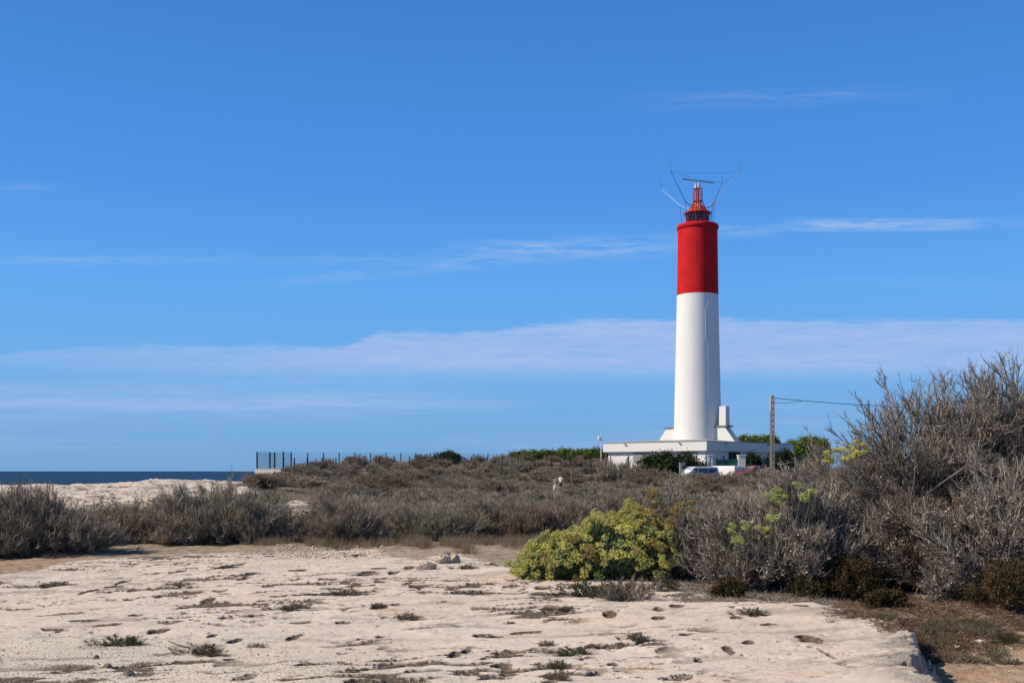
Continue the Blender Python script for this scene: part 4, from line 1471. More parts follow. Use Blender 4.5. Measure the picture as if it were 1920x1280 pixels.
def pine(px0, px1, ytop, ybot, Z, label, seed):
    x0, x1 = (px0 - 960) / F * Z, (px1 - 960) / F * Z
    xc, w_ = (x0 + x1) / 2, x1 - x0
    g_ = gh(xc, Z) - 0.2
    zt_ = CAMZ + (HOR - ytop) / F * Z - g_
    zb_ = CAMZ + (HOR - ybot) / F * Z - g_
    g = np.random.default_rng(seed)
    L = []
    for k in range(12):
        x = g.uniform(-0.5, 0.5) * w_ * 0.8
        y = g.uniform(-0.5, 0.5) * w_ * 0.7
        q = 1 - (2 * x / w_) ** 2 * 0.8
        L.append((x, y, zb_ + (zt_ - zb_) * (0.2 + 0.5 * q * g.uniform(0.5, 1)), w_ * 0.16, w_ * 0.2, (zt_ - zb_) * 0.30))
    crown('pine_tree', seed, L, 'leaf_pine', 0.11, 16000, None, label, 'tree', (xc, Z, g_))


pine(1374, 1458, 811, 850, 168, 'rounded green pine crown rising behind the building roof left of the pole', 111)
pine(1474, 1556, 816, 862, 160, 'rounded green pine standing right of the building end', 112)
for k, (a_, b2, yt) in enumerate(((955, 1003, 847), (990, 1042, 844), (1026, 1082, 842), (1064, 1120, 841), (1102, 1140, 842))):
    ever(a_, b2, yt, 144 + (k % 2), 'leaf_pine', ['leftmost bright green hilltop shrub of the row left of the building', 'second bright green hilltop shrub of the row left of the building', 'middle bright green hilltop shrub of the row left of the building',
         'fourth bright green hilltop shrub, just left of the weather mast', 'bright green shrub touching the left end of the building'][k], 'shrub', 120 + k, n=8000, lobes=16)
ever(818, 868, 846, 141, 'leaf_dark', 'small dark green shrub alone on the hilltop among grey scrub', 'shrub', 130, n=5000)

# ------------------------------------------------------------------ dry shrub prototypes
protos_near, protos_far = [], []
NEARSPEC = [('twig_grey', 1.0), ('twig_olive', 1.0), ('twig_grey', 0.9), ('twig_brown', 0.95)]
for k, (m_, f_) in enumerate(NEARSPEC):
    protos_near.append(make_shrub('dry_shrub', 200 + k, 1.25, 1.15, 80, 800, 4200, 19000, 0.013, 0.0042, 0.17, m_, 0.9, flat=0.75, flowers=1600 if k != 3 else 0, fsize=0.011, fz=(0.3, 2)))
FARSPEC = ['twig_grey', 'twig_olive', 'twig_brown', 'twig_tan']
for k, m_ in enumerate(FARSPEC):
    protos_far.append(make_shrub('dry_shrub', 220 + k, 1.25, 1.15, 60, 420, 2200, 9500, 0.018, 0.0075, 0.17, m_, 0.7, flat=0.62, edge=0.85))
used = set()


def put(protos, i, x, y, R, H, rz, label, group=None, name=None, sink=0.05):
    pr = protos[i]
    if id(pr) in used:
        o = copy_tree(pr)
        if 'group' in o:
            del o['group']
    else:
        o = pr
        used.add(id(pr))
    if name:
        o.name = name
    o.location = (x, y, gh(x, y) - sink)
    o.rotation_euler = (0, 0, rz)
    o.scale = (R / 1.25, R / 1.25 * (0.85 + 0.3 * ((i * 7 + int(abs(x) * 10)) % 5) / 5), H / 1.15)
    tag(o, label, 'shrub', group)
    return o


rnd = random.Random(5)
NEAR = [  # px centre, base row, half width px, top row, prototype, label
    (-45, 1046, 120, 918, 1, 'grey green shrub cut by the left edge above the red soil'),
    (58, 1043, 120, 902, 0, 'tall grey brown shrub on the red soil at far left'),
    (150, 1040, 78, 952, 2, 'lower dark shrub right of the tall shrub at far left'),
    (232, 1022, 84, 938, 3, 'rounded reddish brown shrub in the gap between the two big left shrubs'),
    (330, 1021, 96, 918, 0, 'broad grey shrub left of the tallest left centre shrub'),
    (415, 1021, 100, 898, 1, 'tallest greyish shrub of the left hand row, under the sea rocks'),
    (490, 1021, 76, 938, 2, 'grey brown shrub at the right end of the left hand row'),
    (548, 1019, 42, 984, 3, 'small brown shrub in front of the inland rock patch'),
    (645, 1021, 78, 921, 0, 'rounded grey shrub standing alone right of the inland rock patch'),
    (735, 1012, 82, 938, 2, 'grey brown shrub behind the tan grass strip'),
    (815, 1016, 84, 938, 1, 'olive grey shrub behind the tan grass, left of centre'),
    (905, 1013, 92, 930, 0, 'wide grey shrub at the centre behind the brown soil'),
    (985, 1015, 78, 936, 3, 'dark brown shrub left of the yellow green samphire'),
    (1060, 1012, 90, 925, 2, 'grey shrub directly behind the samphire, left of its top'),
    (1150, 1006, 95, 915, 0, 'grey shrub rising behind the top of the samphire'),
    (1250, 1002, 95, 908, 1, 'olive grey shrub behind the right end of the samphire'),
]
for px, by, hw, ty, i, lab in NEAR:
    x, y = gp(px, by)
    R = hw / F * y * 1.02
    y += R * 0.75
    x = (px - 960) / F * y
    H = CAMZ + (HOR - ty) / F * y - gh(x, y)
    put(protos_near, i, x, y, R * 1.12, H * 0.92, rnd.uniform(0, 6.28), lab)

# hillside scatter
pts = []


def zone_ok(x, y):
    px = 960 + F * x / y
    if px < -60 or px > 1640:
        return None
    for q in ROCKS:
        if sd_poly(np.array([x]), np.array([y]), q)[0] < 0.4:
            return None
    if sd_poly(np.array([x]), np.array([y]), PATH)[0] < 1.0:
        return None
    if sd_poly(np.array([x]), np.array([y]), LAND)[0] > -2.0:
        return None
    if px < 548 and y > 118:
        return None
    if 480 < px < 610 and y < 44:
        return None
    if 112 < y < 131 and 1190 < px < 1500 and y > 108:
        return None
    if px > 1340 and y < 60:
        return None
    if px < 480 and y > 33:
        return None
    if y > 143 or (px > 1130 and y > 111):
        return None
    # keep the line of sight to the walkers and the vehicles
    if 1012 < px < 1075 and 84 < y < 117:
        return None
    return px


tries = 0
for ymin, ymax, target in ((100, 143, 150), (26.5, 50, 45), (50, 100, 60)):
  tries = 0
  n0 = len(pts)
  while len(pts) - n0 < target and tries < 6000:
    tries += 1
    y = rnd.uniform(ymin, ymax)
    x = (rnd.uniform(-60 if ymin < 100 else 440, 1640) - 960) / F * y
    if zone_ok(x, y) is None:
        continue
    sp_ = 2.0 + y / 58 if y < 100 else 2.7
    if all((x - a_) ** 2 + (y - b2) ** 2 > sp_ ** 2 for a_, b2, _ in pts):
        pts.append((x, y, sp_))
print('scatter', len(pts), [sum(1 for p_ in pts if a_ <= p_[1] < b_) for a_, b_ in ((26, 50), (50, 104), (104, 144))])
cname = {0: 'grey brown', 1: 'grey olive', 2: 'warm brown', 3: 'tan'}
for x, y, sp_ in pts:
    px = 960 + F * x / y
    i = rnd.choices((0, 1, 2, 3), (6, 3, 2, 1))[0]
    R = sp_ * rnd.uniform(0.46, 0.72)
    H = rnd.uniform(0.70, 1.10) * (1.0 if y < 60 else 1.2)
    if y < 45:
        zone, pr = 'in the scrub just behind the front row of bushes', protos_near
        H *= 0.85
    elif y < 96:
        pr = protos_far
        zone = 'in the hollow left of centre before the hill' if px < 700 else ('in the hollow below the two walkers' if px < 1150 else 'in the scrub below the parked cars')
        H *= 0.8
    else:
        pr = protos_far
        if px < 640:
            zone = 'on the hill slope under the fence corner'
        elif px < 830:
            zone = 'on the hill slope left of the tan path'
        elif px < 1010:
            zone = 'on the middle of the hill above the tan path'
        elif px < 1200:
            zone = 'on the hill slope above the two walkers'
        else:
            zone = 'on the slope before the parked cars'
    ii = i
    if 1000 < px < 1420 and y > 80:
        H *= 0.75
    if pr is protos_near:
        nmz = ('grey', 'olive', 'grey', 'brown')[ii]
        lab = {'grey': 'grey brown', 'olive': 'grey olive', 'brown': 'warm brown'}[nmz] + ' twiggy shrub ' + zone
    else:
        lab = cname[ii] + ' low dry shrub ' + zone
    put(pr, ii, x, y, R, H, rnd.uniform(0, 6.28), lab, lab.replace(' shrub ', ' shrubs '), sink=0.08)

for k, (px, Z_, ty, hw, i) in enumerate(((1140, 118, 862, 26, 0), (1168, 117, 866, 26, 1), (1192, 114, 872, 24, 0), (1215, 110, 880, 26, 2), (1250, 107, 882, 26, 0), (1283, 104, 886, 28, 1), (1312, 103, 887, 26, 0),
                                      (1345, 104, 886, 28, 2), (1378, 103, 886, 28, 0), (1408, 104, 884, 26, 1), (1438, 104, 878, 30, 0), (1325, 96, 892, 30, 1), (1385, 95, 892, 30, 2), (1265, 95, 893, 30, 0), (1205, 96, 890, 30, 3), (1445, 95, 886, 32, 0))):
    x = (px - 960) / F * Z_
    H = CAMZ + (HOR - ty) / F * Z_ - gh(x, Z_) + 0.08
    gname = 'dry shrubs right before the white wall' if k < 4 else 'dry shrubs hiding the wheels of the parked cars'
    put(protos_far, i, x, Z_, hw / F * Z_ * 1.15, max(H, 0.5), rnd.uniform(0, 6.28), cname[i] + (' shrub growing up against the lit white wall' if k < 4 else ' shrub hiding the lower half of the parked cars'), gname)

for k, (px, Z_, ty, hw, lab) in enumerate(((668, 112, 897, 30, 'straw coloured mound of grass on the slope under the fence, left of a twin mound'), (722, 113, 896, 30, 'straw coloured mound of grass on the slope, right one of a pair'),
                                    (925, 121, 887, 26, 'golden grass mound above the tan path, left one'), (968, 120, 889, 30, 'golden grass mound above the right end of the tan path'),
                                    (556, 135, 876, 22, 'pale grass mound right beside the masonry wall'), (592, 136, 874, 20, 'pale grass mound on the hill below the start of the fence'))):
    x = (px - 960) / F * Z_
    put(protos_far, 3, x, Z_, hw / F * Z_, max(CAMZ + (HOR - ty) / F * Z_ - gh(x, Z_) + 0.08, 0.7), rnd.uniform(0, 6.28), lab, None, 'grass_mound')

# low undergrowth filling the hillside between the shrubs (nobody could count it)
def scatter_stuff(name, label, n, region, mat, ln, r0, seed, per=7, zpow=1.0, up=1.0):
    g = np.random.default_rng(seed)
    x, y = region(g, n)
    h = gha(x, y)
    st = np.repeat(np.stack([x, y, h - 0.02], 1), per, 0)
    m_ = len(st)
    L = ln * np.repeat(g.uniform(0.5, 1.2, n), per)[:, None] * g.uniform(0.6, 1.2, (m_, 1))
    d = unit(g.normal(0, 0.55, (m_, 3)) + np.array([0, 0, up]))
    d[:, 2] = np.abs(d[:, 2]) * (0.4 if up < 0.3 else 1.0)
    st[:, 2] += 0.012 * (up < 0.3)
    st[:, :2] += g.normal(0, ln * 0.30, (m_, 2))
    P = bez(st, st + d * L * 0.55, st + d * L + g.normal(0, 0.12, (m_, 3)) * L, 3)
    R = r0 * np.linspace(1, 0.4, 3)[None] * g.uniform(0.7, 1.3, (m_, 1))
    tn = np.clip(np.repeat(g.normal(0.5, 0.2, n), per) + g.normal(0, 0.15, m_), 0, 1)
    V, q, a_ = join_tubes([(P, R, tn)], 3, g)
    o = mesh_obj(name, V, [q], M[mat], None, {'tint': a_}, True)
    o['kind'] = 'stuff'
    o['label'] = label
    return o


def hill_region(g, n):
    ox_, oy_ = [], []
    while sum(len(a_) for a_ in ox_) < n:
        y = 25 + (144 - 25) * g.uniform(0, 1, n * 2) ** 0.9
        x = (g.uniform(-120, 2700, n * 2) - 960) / F * y
        px = 960 + F * x / y
        ok = (sd_poly(x, y, LAND) < -1.5) & (sd_poly(x, y, PATH) > 0.8) & (fbm(x / 3, y / 3, 300, 3) > 0.34)
        for q in ROCKS:
            ok &= sd_poly(x, y, q) > 0.5
        ok &= ~((px > 1010) & (px < 1075) & (y > 80) & (y < 117))
        ok &= ~((px > 1130) & (y > 112)) & ~((px < 470) & (y > 36))
        ox_.append(x[ok])
        oy_.append(y[ok])
    return np.concatenate(ox_)[:n], np.concatenate(oy_)[:n]


scatter_stuff('undergrowth', 'low grey brown undergrowth covering the hillside', 28000, hill_region, 'twig_grey', 0.36, 0.009, 301, 9)
scatter_stuff('dry_grass', 'dry tan grass between the hillside shrubs', 3500, hill_region, 'twig_tan', 0.45, 0.007, 302, 9, up=1.4)


def strip_region(g, n):
    px = g.uniform(480, 1060, n * 3)
    py = g.uniform(1004, 1042, n * 3)
    keep = (fbm(px / 60, py / 14, 310, 3) > 0.46) & (py < 1026 + 14 * np.exp(-((px - 860) / 140) ** 2))
    px, py = px[keep][:n], py[keep][:n]
    y = CAMZ * F / (py - HOR)
    return (px - 960) / F * y, y


def _strip(g, n):
    x, y = strip_region(g, n * 2)
    return x[:n], y[:n]


scatter_stuff('dry_grass', 'thin tan grass along the foot of the front bushes', 1500, lambda g, n: (lambda q: (np.resize(q[0], n), np.resize(q[1], n)))(_strip(g, n)), 'twig_tan', 0.22, 0.003, 303, 14, up=1.3)


def foot_region(g, n):
    px = g.uniform(-40, 700, n * 4)
    py = g.uniform(1018, 1046, n * 4)
    keep = (py < 1046 - 24 * sstep(100, 240, px)) & (fbm(px / 40, py / 10, 311, 3) > 0.45)
    px, py = px[keep][:n], py[keep][:n]
    y = CAMZ * F / (py - HOR)
    return np.resize((px - 960) / F * y, n), np.resize(y, n)


scatter_stuff('dry_grass', 'short brown stubble at the foot of the left bushes', 900, foot_region, 'tuft', 0.14, 0.003, 304, 12, up=1.0)

# ------------------------------------------------------------------ yellow green samphire
def umbel_geo(g, r):
    """domed flower head: many rays ending in small clusters"""
    nc2 = 26
    ph = g.uniform(0, 2 * np.pi, nc2)
    q = np.sqrt(g.uniform(0, 1, nc2))
    cx = np.stack([q * np.cos(ph) * r, q * np.sin(ph) * r, r * 0.55 * np.sqrt(np.maximum(0, 1 - q ** 2 * 0.9))], 1)
    pts = np.repeat(cx, 20, 0) + g.normal(0, r * 0.075, (nc2 * 20, 3))
    V, qd = quads(pts, r * 0.062, g, 1.1)
    tt = np.clip(np.repeat(g.normal(0.62, 0.18, nc2), 20) + g.normal(0, 0.12, len(pts)), 0, 1)
    st = np.repeat(np.array([[0, 0, -r * 0.55]]), nc2, 0)
    P = bez(st, st * 0.4 + cx * 0.5, cx, 3)
    V2, q2 = tubes(P, np.full((nc2, 3), r * 0.03), 3, g)
    return np.concatenate([V, V2]), np.concatenate([qd, q2 + len(V)]), np.concatenate([np.repeat(tt, 4), np.full(len(V2), 0.35)])


gs = np.random.default_rng(41)
UMB = [umbel_geo(gs, 0.10) for _ in range(7)]
um_mesh = {}


def umbel_obj(kind, mat, loc, nrm, s_, parent):
    key = (kind, mat)
    if key not in um_mesh:
        V, q, a_ = UMB[kind]
        o = mesh_obj('flower_head', V, [q], M[mat], None, {'tint': a_})
        um_mesh[key] = o.data
    else:
        o = bpy.data.objects.new('flower_head', um_mesh[key])
        C.objects.link(o)
    o.parent = parent
    o.location = loc
    o.rotation_euler = Vector(nrm).to_track_quat('Z', 'Y').to_euler()
    o.scale = (s_, s_, s_)
    return o


SY = 16.6
sxc = (1118 - 960) / F * SY
sam = tag(empty('samphire_bush', (sxc, SY, gh(sxc, SY) - 0.03)), 'round yellow green samphire bush with domed flower heads on the rock', 'bush')
# lumpy mound profile: height as a function of x (world metres), from the photograph's outline
ox_ = np.array([964, 992, 1014, 1060, 1110, 1168, 1204, 1228, 1248, 1266])
oyv = np.array([1064, 1036, 1014, 999, 982, 962, 952, 966, 1018, 1068])
prof_x = (ox_ - 960) / F * SY - sxc
prof_h = (1078 - oyv) / F * SY


def mound(x, y):
    """surface height of the mound at local (x,y)"""
    c = np.interp(x, prof_x, prof_h, left=0, right=0)
    dpt = 0.30 + 0.62 * c / 1.15
    lump = 0.80 + 0.42 * fbm(np.asarray(x) / 0.26 + 5, np.asarray(y) / 0.26 + 3, 900, 2)
    return c * lump * np.sqrt(np.maximum(0, 1 - (y / np.maximum(dpt * 1.25, 0.05)) ** 2))


heads = []
tr = 0
while len(heads) < 300 and tr < 20000:
    tr += 1
    x = gs.uniform(prof_x[0], prof_x[-1] - 0.12)
    c = float(np.interp(x, prof_x, prof_h))
    dpt = (0.30 + 0.62 * c / 1.15) * 1.25
    y = -dpt * gs.uniform(-0.75, 1.0)
    z = float(mound(np.array([x]), np.array([y]))[0])
    if z < 0.08:
        continue
    # leafy hollows without flowers
    if math.hypot((x - 0.05) / 0.34, (z - 0.72) / 0.17) < 1 and gs.random() < 0.88 and y < 0:
        continue
    if math.hypot((x - 0.40) / 0.30, (z - 0.20) / 0.17) < 1 and gs.random() < 0.90:
        continue
    if z < 0.16 and x > -0.15 and gs.random() < 0.8:
        continue
    s_ = gs.uniform(0.65, 1.25)
    if all((x - a_) ** 2 + (y - b2) ** 2 + (z - c2) ** 2 > (0.095 * s_) ** 2 for a_, b2, c2, *_ in heads):
        e_ = 0.04
        nx = float(mound(np.array([x - e_]), np.array([y]))[0] - mound(np.array([x + e_]), np.array([y]))[0]) / (2 * e_)
        ny = float(mound(np.array([x]), np.array([y - e_]))[0] - mound(np.array([x]), np.array([y + e_]))[0]) / (2 * e_)
        n = unit(np.array([np.clip(nx, -1.3, 1.3), np.clip(ny, -1.3, 1.3), 1.0]) + gs.normal(0, 0.18, 3))
        brown = 0.05 + 0.4 * max(0, x) * (z > 0.75) + 0.3 * (math.hypot(x + 0.18, z - 0.25) < 0.2)
        m_ = 'umbel_brown' if gs.random() < brown else ('umbel_lime' if gs.random() < 0.16 else 'umbel')
        pos = np.array([x, y, z]) + n * gs.uniform(-0.09, 0.16)
        heads.append((x, y, z, s_, n, m_, pos))
heads.sort(key=lambda q: q[1])
rest = {}
for k, (x, y, z, s_, n, m_, pos) in enumerate(heads):
    if k < 100:
        umbel_obj(int(gs.integers(0, 7)), m_, tuple(pos), n, s_, sam)
    else:
        rest.setdefault(m_, []).append((s_, n, pos))
for m_, lst in rest.items():
    Vs, Qs, As = [], [], []
    cnt = 0
    for s_, n, pos in lst:
        V, q, a_ = UMB[int(gs.integers(0, 7))]
        Rm_ = np.array(Vector(n).to_track_quat('Z', 'Y').to_matrix())
        Vs.append((V * s_) @ Rm_.T + pos)
        Qs.append(q + cnt)
        As.append(a_)
        cnt += len(V)
    o = mesh_obj('flower_head', np.concatenate(Vs), [np.concatenate(Qs)], M[m_], sam, {'tint': np.concatenate(As)})
    o['kind'] = 'stuff'
# stems under every flower head, and the fleshy leaves
hp = np.array([h_[6] for h_ in heads])
hn = np.array([h_[4] for h_ in heads])
st = hp * np.array([0.35, 0.3, 0]) + gs.normal(0, 0.05, hp.shape) * np.array([1, 1, 0])
P = bez(st, hp * np.array([0.8, 0.8, 0.5]), hp - hn * 0.04, 6)
V, q, a_ = join_tubes([(P, np.full((len(P), 6), 0.006), gs.uniform(0.4, 0.9, len(P)))], 4, gs)
mesh_obj('stalk', V, [q], M['leaf_sam'], sam, {'tint': a_}, True)
NLF = 26000
lx = gs.uniform(prof_x[0], prof_x[-1], NLF * 2)
cc_ = np.interp(lx, prof_x, prof_h)
ly = gs.uniform(-1, 1, NLF * 2) * (0.30 + 0.62 * cc_ / 1.15) * 1.2
lzv = mound(lx, ly)
fr = gs.uniform(0.05, 1, NLF * 2) ** 0.6
ok = lzv > 0.05
lx, ly, lzv, fr = lx[ok][:NLF], ly[ok][:NLF], lzv[ok][:NLF], fr[ok][:NLF]
st = np.stack([lx * (0.55 + 0.4 * fr), ly * (0.55 + 0.4 * fr), lzv * fr * 0.92], 1)
d = unit(np.stack([lx * 0.5, ly * 0.6, lzv * 0.6 + 0.35], 1) + gs.normal(0, 0.4, st.shape))
L = gs.uniform(0.05, 0.13, (len(st), 1))
P = bez(st, st + d * L * 0.6, st + d * L + np.array([0, 0, 0.3]) * L * gs.uniform(-1, 1, (len(st), 1)), 3)
Rr = 0.0045 * np.array([0.8, 1.0, 0.35])[None] * gs.uniform(0.7, 1.3, (len(st), 1))
V, q, a_ = join_tubes([(P, Rr, np.clip(gs.normal(0.5, 0.28, len(st)), 0, 1))], 3, gs)
mesh_obj('leaf_mass', V, [q], M['leaf_sam'], sam, {'tint': a_}, True)

# ------------------------------------------------------------------ big dry shrubs at the right
def big(seed, px, Z, R, H, label, mat, nm=46, ns=800, nt_=5200, nf=26000, rm=0.024, rt=0.0040, lt=0.15, flowers=6000, lean=(0, 0), flat=0.6, fz=(0, 0.8), edge=0.7, up=0.6, fsize=0.013):
    x = (px - 960) / F * Z
    o = make_shrub('dry_bush', seed, R, H, nm, ns, nt_, nf, rm, rt, lt, mat, up, lean, flat, flowers, fsize, fz, edge)
    o.location = (x, Z, gh(x, Z) - 0.06)
    tag(o, label, 'bush')
    return o


big(401, 1300, 16.6, 0.80, 1.08, 'low silvery bush leaning on the right end of the samphire', 'twig_silver', flowers=2500, nf=20000, up=0.3)
big(402, 1395, 15.4, 0.95, 1.25, 'silvery grey bush with pale dry blossoms, left foot of the big thicket', 'twig_silver', flowers=7000, nf=26000)
big(403, 1500, 14.9, 1.0, 1.62, 'mid height grey bush with white dry blossoms, left of the thicket centre', 'twig_silver', flowers=9000, nf=28000)
big(404, 1590, 17.2, 1.5, 2.08, 'grey brown bush behind the blossoming ones, top reaching the building', 'twig_thicket', nf=34000, rt=0.0034, lt=0.11, flowers=2500, edge=0.85)
big(405, 1712, 15.7, 1.42, 2.70, 'large brown grey bush in the middle of the right thicket', 'twig_thicket', 70, 1300, 8500, 46000, 0.028, 0.0034, 0.11, flowers=4500, up=0.45, edge=0.82)
big(406, 1800, 15.9, 1.45, 2.95, 'tall bare branched bush against the sky near the right edge', 'twig_thicket', 80, 1400, 8500, 42000, 0.030, 0.0034, 0.12, flowers=1500, fz=(0, 0.5), up=0.45, lean=(0.1, 0), edge=0.78)
big(407, 1930, 15.6, 1.45, 3.05, 'tallest bare bush cut by the right edge of the view', 'twig_thicket', 64, 1100, 6500, 30000, 0.034, 0.0034, 0.12, flowers=1500, fz=(0, 0.5), up=0.45, edge=0.72)
big(408, 1735, 14.5, 0.95, 1.40, 'shaded brown bush low in the thicket above the leaf litter', 'twig_brown', nf=22000, flowers=3500)
big(409, 1890, 13.7, 1.05, 1.75, 'pale blossomed bush low at the right edge', 'twig_silver', nf=24000, flowers=7000)
big(410, 1600, 15.0, 0.9, 1.15, 'low tangled bush with pale blossoms above the dark rust green shrub', 'twig_silver', nf=22000, flowers=6000, up=0.2)
# leaning bare limbs that show in front of the thicket
lb = tag(empty('fallen_limb', (0, 0, 0)), 'long bare grey limb slanting up to the right through the thicket', 'branch')
for k, (a_, b2, c2, r0) in enumerate((((1640, 1010, 14.6), (1730, 930, 14.3), (1830, 858, 14.4), 0.014), ((1735, 930, 14.3), (1790, 880, 14.2), (1870, 850, 14.3), 0.010), ((1700, 955, 14.4), (1720, 900, 14.2), (1715, 850, 14.2), 0.008))):
    p0_, p1_, p2_ = (np.array(at(*q))[None] for q in (a_, b2, c2))
    MB().tube(bez(p0_, p1_, p2_, 9)[0], np.linspace(r0, r0 * 0.4, 9), 7).build('limb', M['bark'], lb, True)
    bpy.data.objects[-1] if False else None
for ch_ in lb.children:
    ch_.data.attributes.new('tint', 'FLOAT', 'POINT').data.foreach_set('value', np.full(len(ch_.data.vertices), 0.45, dtype=np.float32))

# dark green juniper patch showing through the bare branches
ever(1850, 1925, 780, 18.0, 'leaf_dark', 'dark green leafy shrub glimpsed behind the bare branches at right', 'shrub', 140, base=0.0, leaf=0.018, n=26000, name='evergreen_shrub')
# low rust green shrubs at the foot
def low_shrub(px0, px1, ytop, ybase, label, seed, mat='leaf_rust', n=16000, leaf=0.010):
    _, y = gpt((px0 + px1) / 2, ybase)
    x0, x1 = (px0 - 960) / F * y, (px1 - 960) / F * y
    w_ = x1 - x0
    y += 0.25 * w_
    xc = (px0 + px1 - 1920) / 2 / F * y
    h = (ybase - ytop) / F * y
    g = np.random.default_rng(seed)
    return crown('low_shrub', seed, blob_lobes(g, w_ * 1.05, h * 1.08, w_ * 0.6, 12), mat, leaf, n, None, label, 'shrub', (xc, y, gh(xc, y) - 0.03))


low_shrub(1505, 1660, 1052, 1132, 'dark rust green mound shrub at the foot of the thicket on the slab edge', 150, n=26000)
low_shrub(1835, 1990, 1050, 1160, 'dark brown green shrub at the right edge above the red soil', 151, n=26000)
low_shrub(1335, 1400, 1082, 1122, 'small rusty shrub at the foot of the silvery bush', 152, n=7000)
low_shrub(1625, 1690, 1098, 1138, 'blackish green clump between the rust mound and the leaf litter', 153, n=9000)

# umbel plants poking out of the thicket
def fennel(pxs, Z, label, seed, mat='umbel_lime', s_=0.85):
    g = np.random.default_rng(seed)
    c = at(pxs[0][0], pxs[0][1], Z)
    g0 = gh(c.x, Z)
    r = tag(empty('umbel_plant', (c.x, Z, g0)), label, 'plant')
    stl = MB()
    for px, py in pxs:
        p = at(px, py, Z) - Vector((c.x, Z, g0))
        for k in range(3):
            off = Vector(g.normal(0, 0.045, 3))
            umbel_obj(int(g.integers(0, 7)), mat, p + off, unit(np.array([g.normal(0, 0.3), -0.4 + g.normal(0, .2), 1.0])), s_ * g.uniform(0.6, 0.95), r)
        stl.tube([(p.x * 0.3, 0.5, 0.0), (p.x * 0.8, 0.4, p.z * 0.6), (p.x, p.y, p.z - 0.02)], 0.004, 4)
    o = stl.build('stalk', M['leaf_sam'], r, True)
    o.data.attributes.new('tint', 'FLOAT', 'POINT').data.foreach_set('value', np.full(len(o.data.vertices), 0.9, dtype=np.float32))


fennel(((1375, 992), (1392, 980), (1385, 1005)), 14.5, 'lime flower heads in a cluster at the left of the thicket', 501)
fennel(((1447, 927), (1466, 930), (1462, 945)), 14.3, 'lime flower heads in the blossoming bush, left of the wide one', 502)
fennel(((1502, 925), (1522, 927), (1448, 972)), 14.0, 'wide flat lime flower head in the middle of the blossoming bush', 503)
fennel(((1552, 866), (1572, 846), (1562, 855)), 15.0, 'yellow green flower heads under the building end at the thicket top', 504, 'umbel')
fennel(((1600, 852), (1616, 838), (1606, 846)), 15.3, 'golden flower heads high in the thicket, rightmost of the umbels', 505, 'umbel')
fennel(((1268, 958), (1285, 950), (1300, 946), (1258, 975)), 15.6, 'golden brown flower heads right of the samphire top', 506, 'umbel_brown')
fennel(((1445, 1000), (1435, 995)), 14.2, 'pale fading flower head below the lime ones in the thicket', 507, 'umbel', 0.6)
fennel(((1216, 935), (1222, 928), (1234, 946)), 16.4, 'brownish flower heads topping the samphire bush', 508, 'umbel_brown', 1.0)

# ------------------------------------------------------------------ tufts in the rock
tproto = {}
for k, m_ in enumerate(('tuft', 'tuft_green', 'twig_brown', 'twig_tan')):
    g = np.random.default_rng(600 + k)
    A, B, C3, D4 = shrub_lines(g, 0.25, 0.13, 26, 160, 500, 1500, 0.004, 0.0022, 0.045, 0.4, (0, 0), 0.9, 0.6)
    V, q, a_ = join_tubes([A, B, C3, D4], 3, g)
    tproto[m_] = mesh_obj('dry_tuft', V, [q], M[m_], None, {'tint': a_}, True)
tu_used = set()


def tuft(px, py, wpx, hpx, m_, label, rz=0.0, group=None, Z=None):
    if Z is None:
        x, y = gpt(px, py + hpx * 0.3)
    else:
        y = Z
        x = (px - 960) / F * y
    pr = tproto[m_]
    if m_ in tu_used:
        o = pr.copy()
        C.objects.link(o)
        if 'group' in o:
            del o['group']
    else:
        o = pr
        tu_used.add(m_)
    o.location = (x, y, gh(x, y) - 0.012)
    o.rotation_euler = (0, 0, rz)
    wv_ = wpx / F * y
    hv = max(hpx / F * y * 0.50, 0.022)
    # long tufts follow the crack: depth about half of the width
    o.scale = (wv_ * 1.1 / 0.5, min(wv_ * 0.62, 0.34) / 0.5, hv / 0.15)
    tag(o, label, 'tuft', group)
    return o


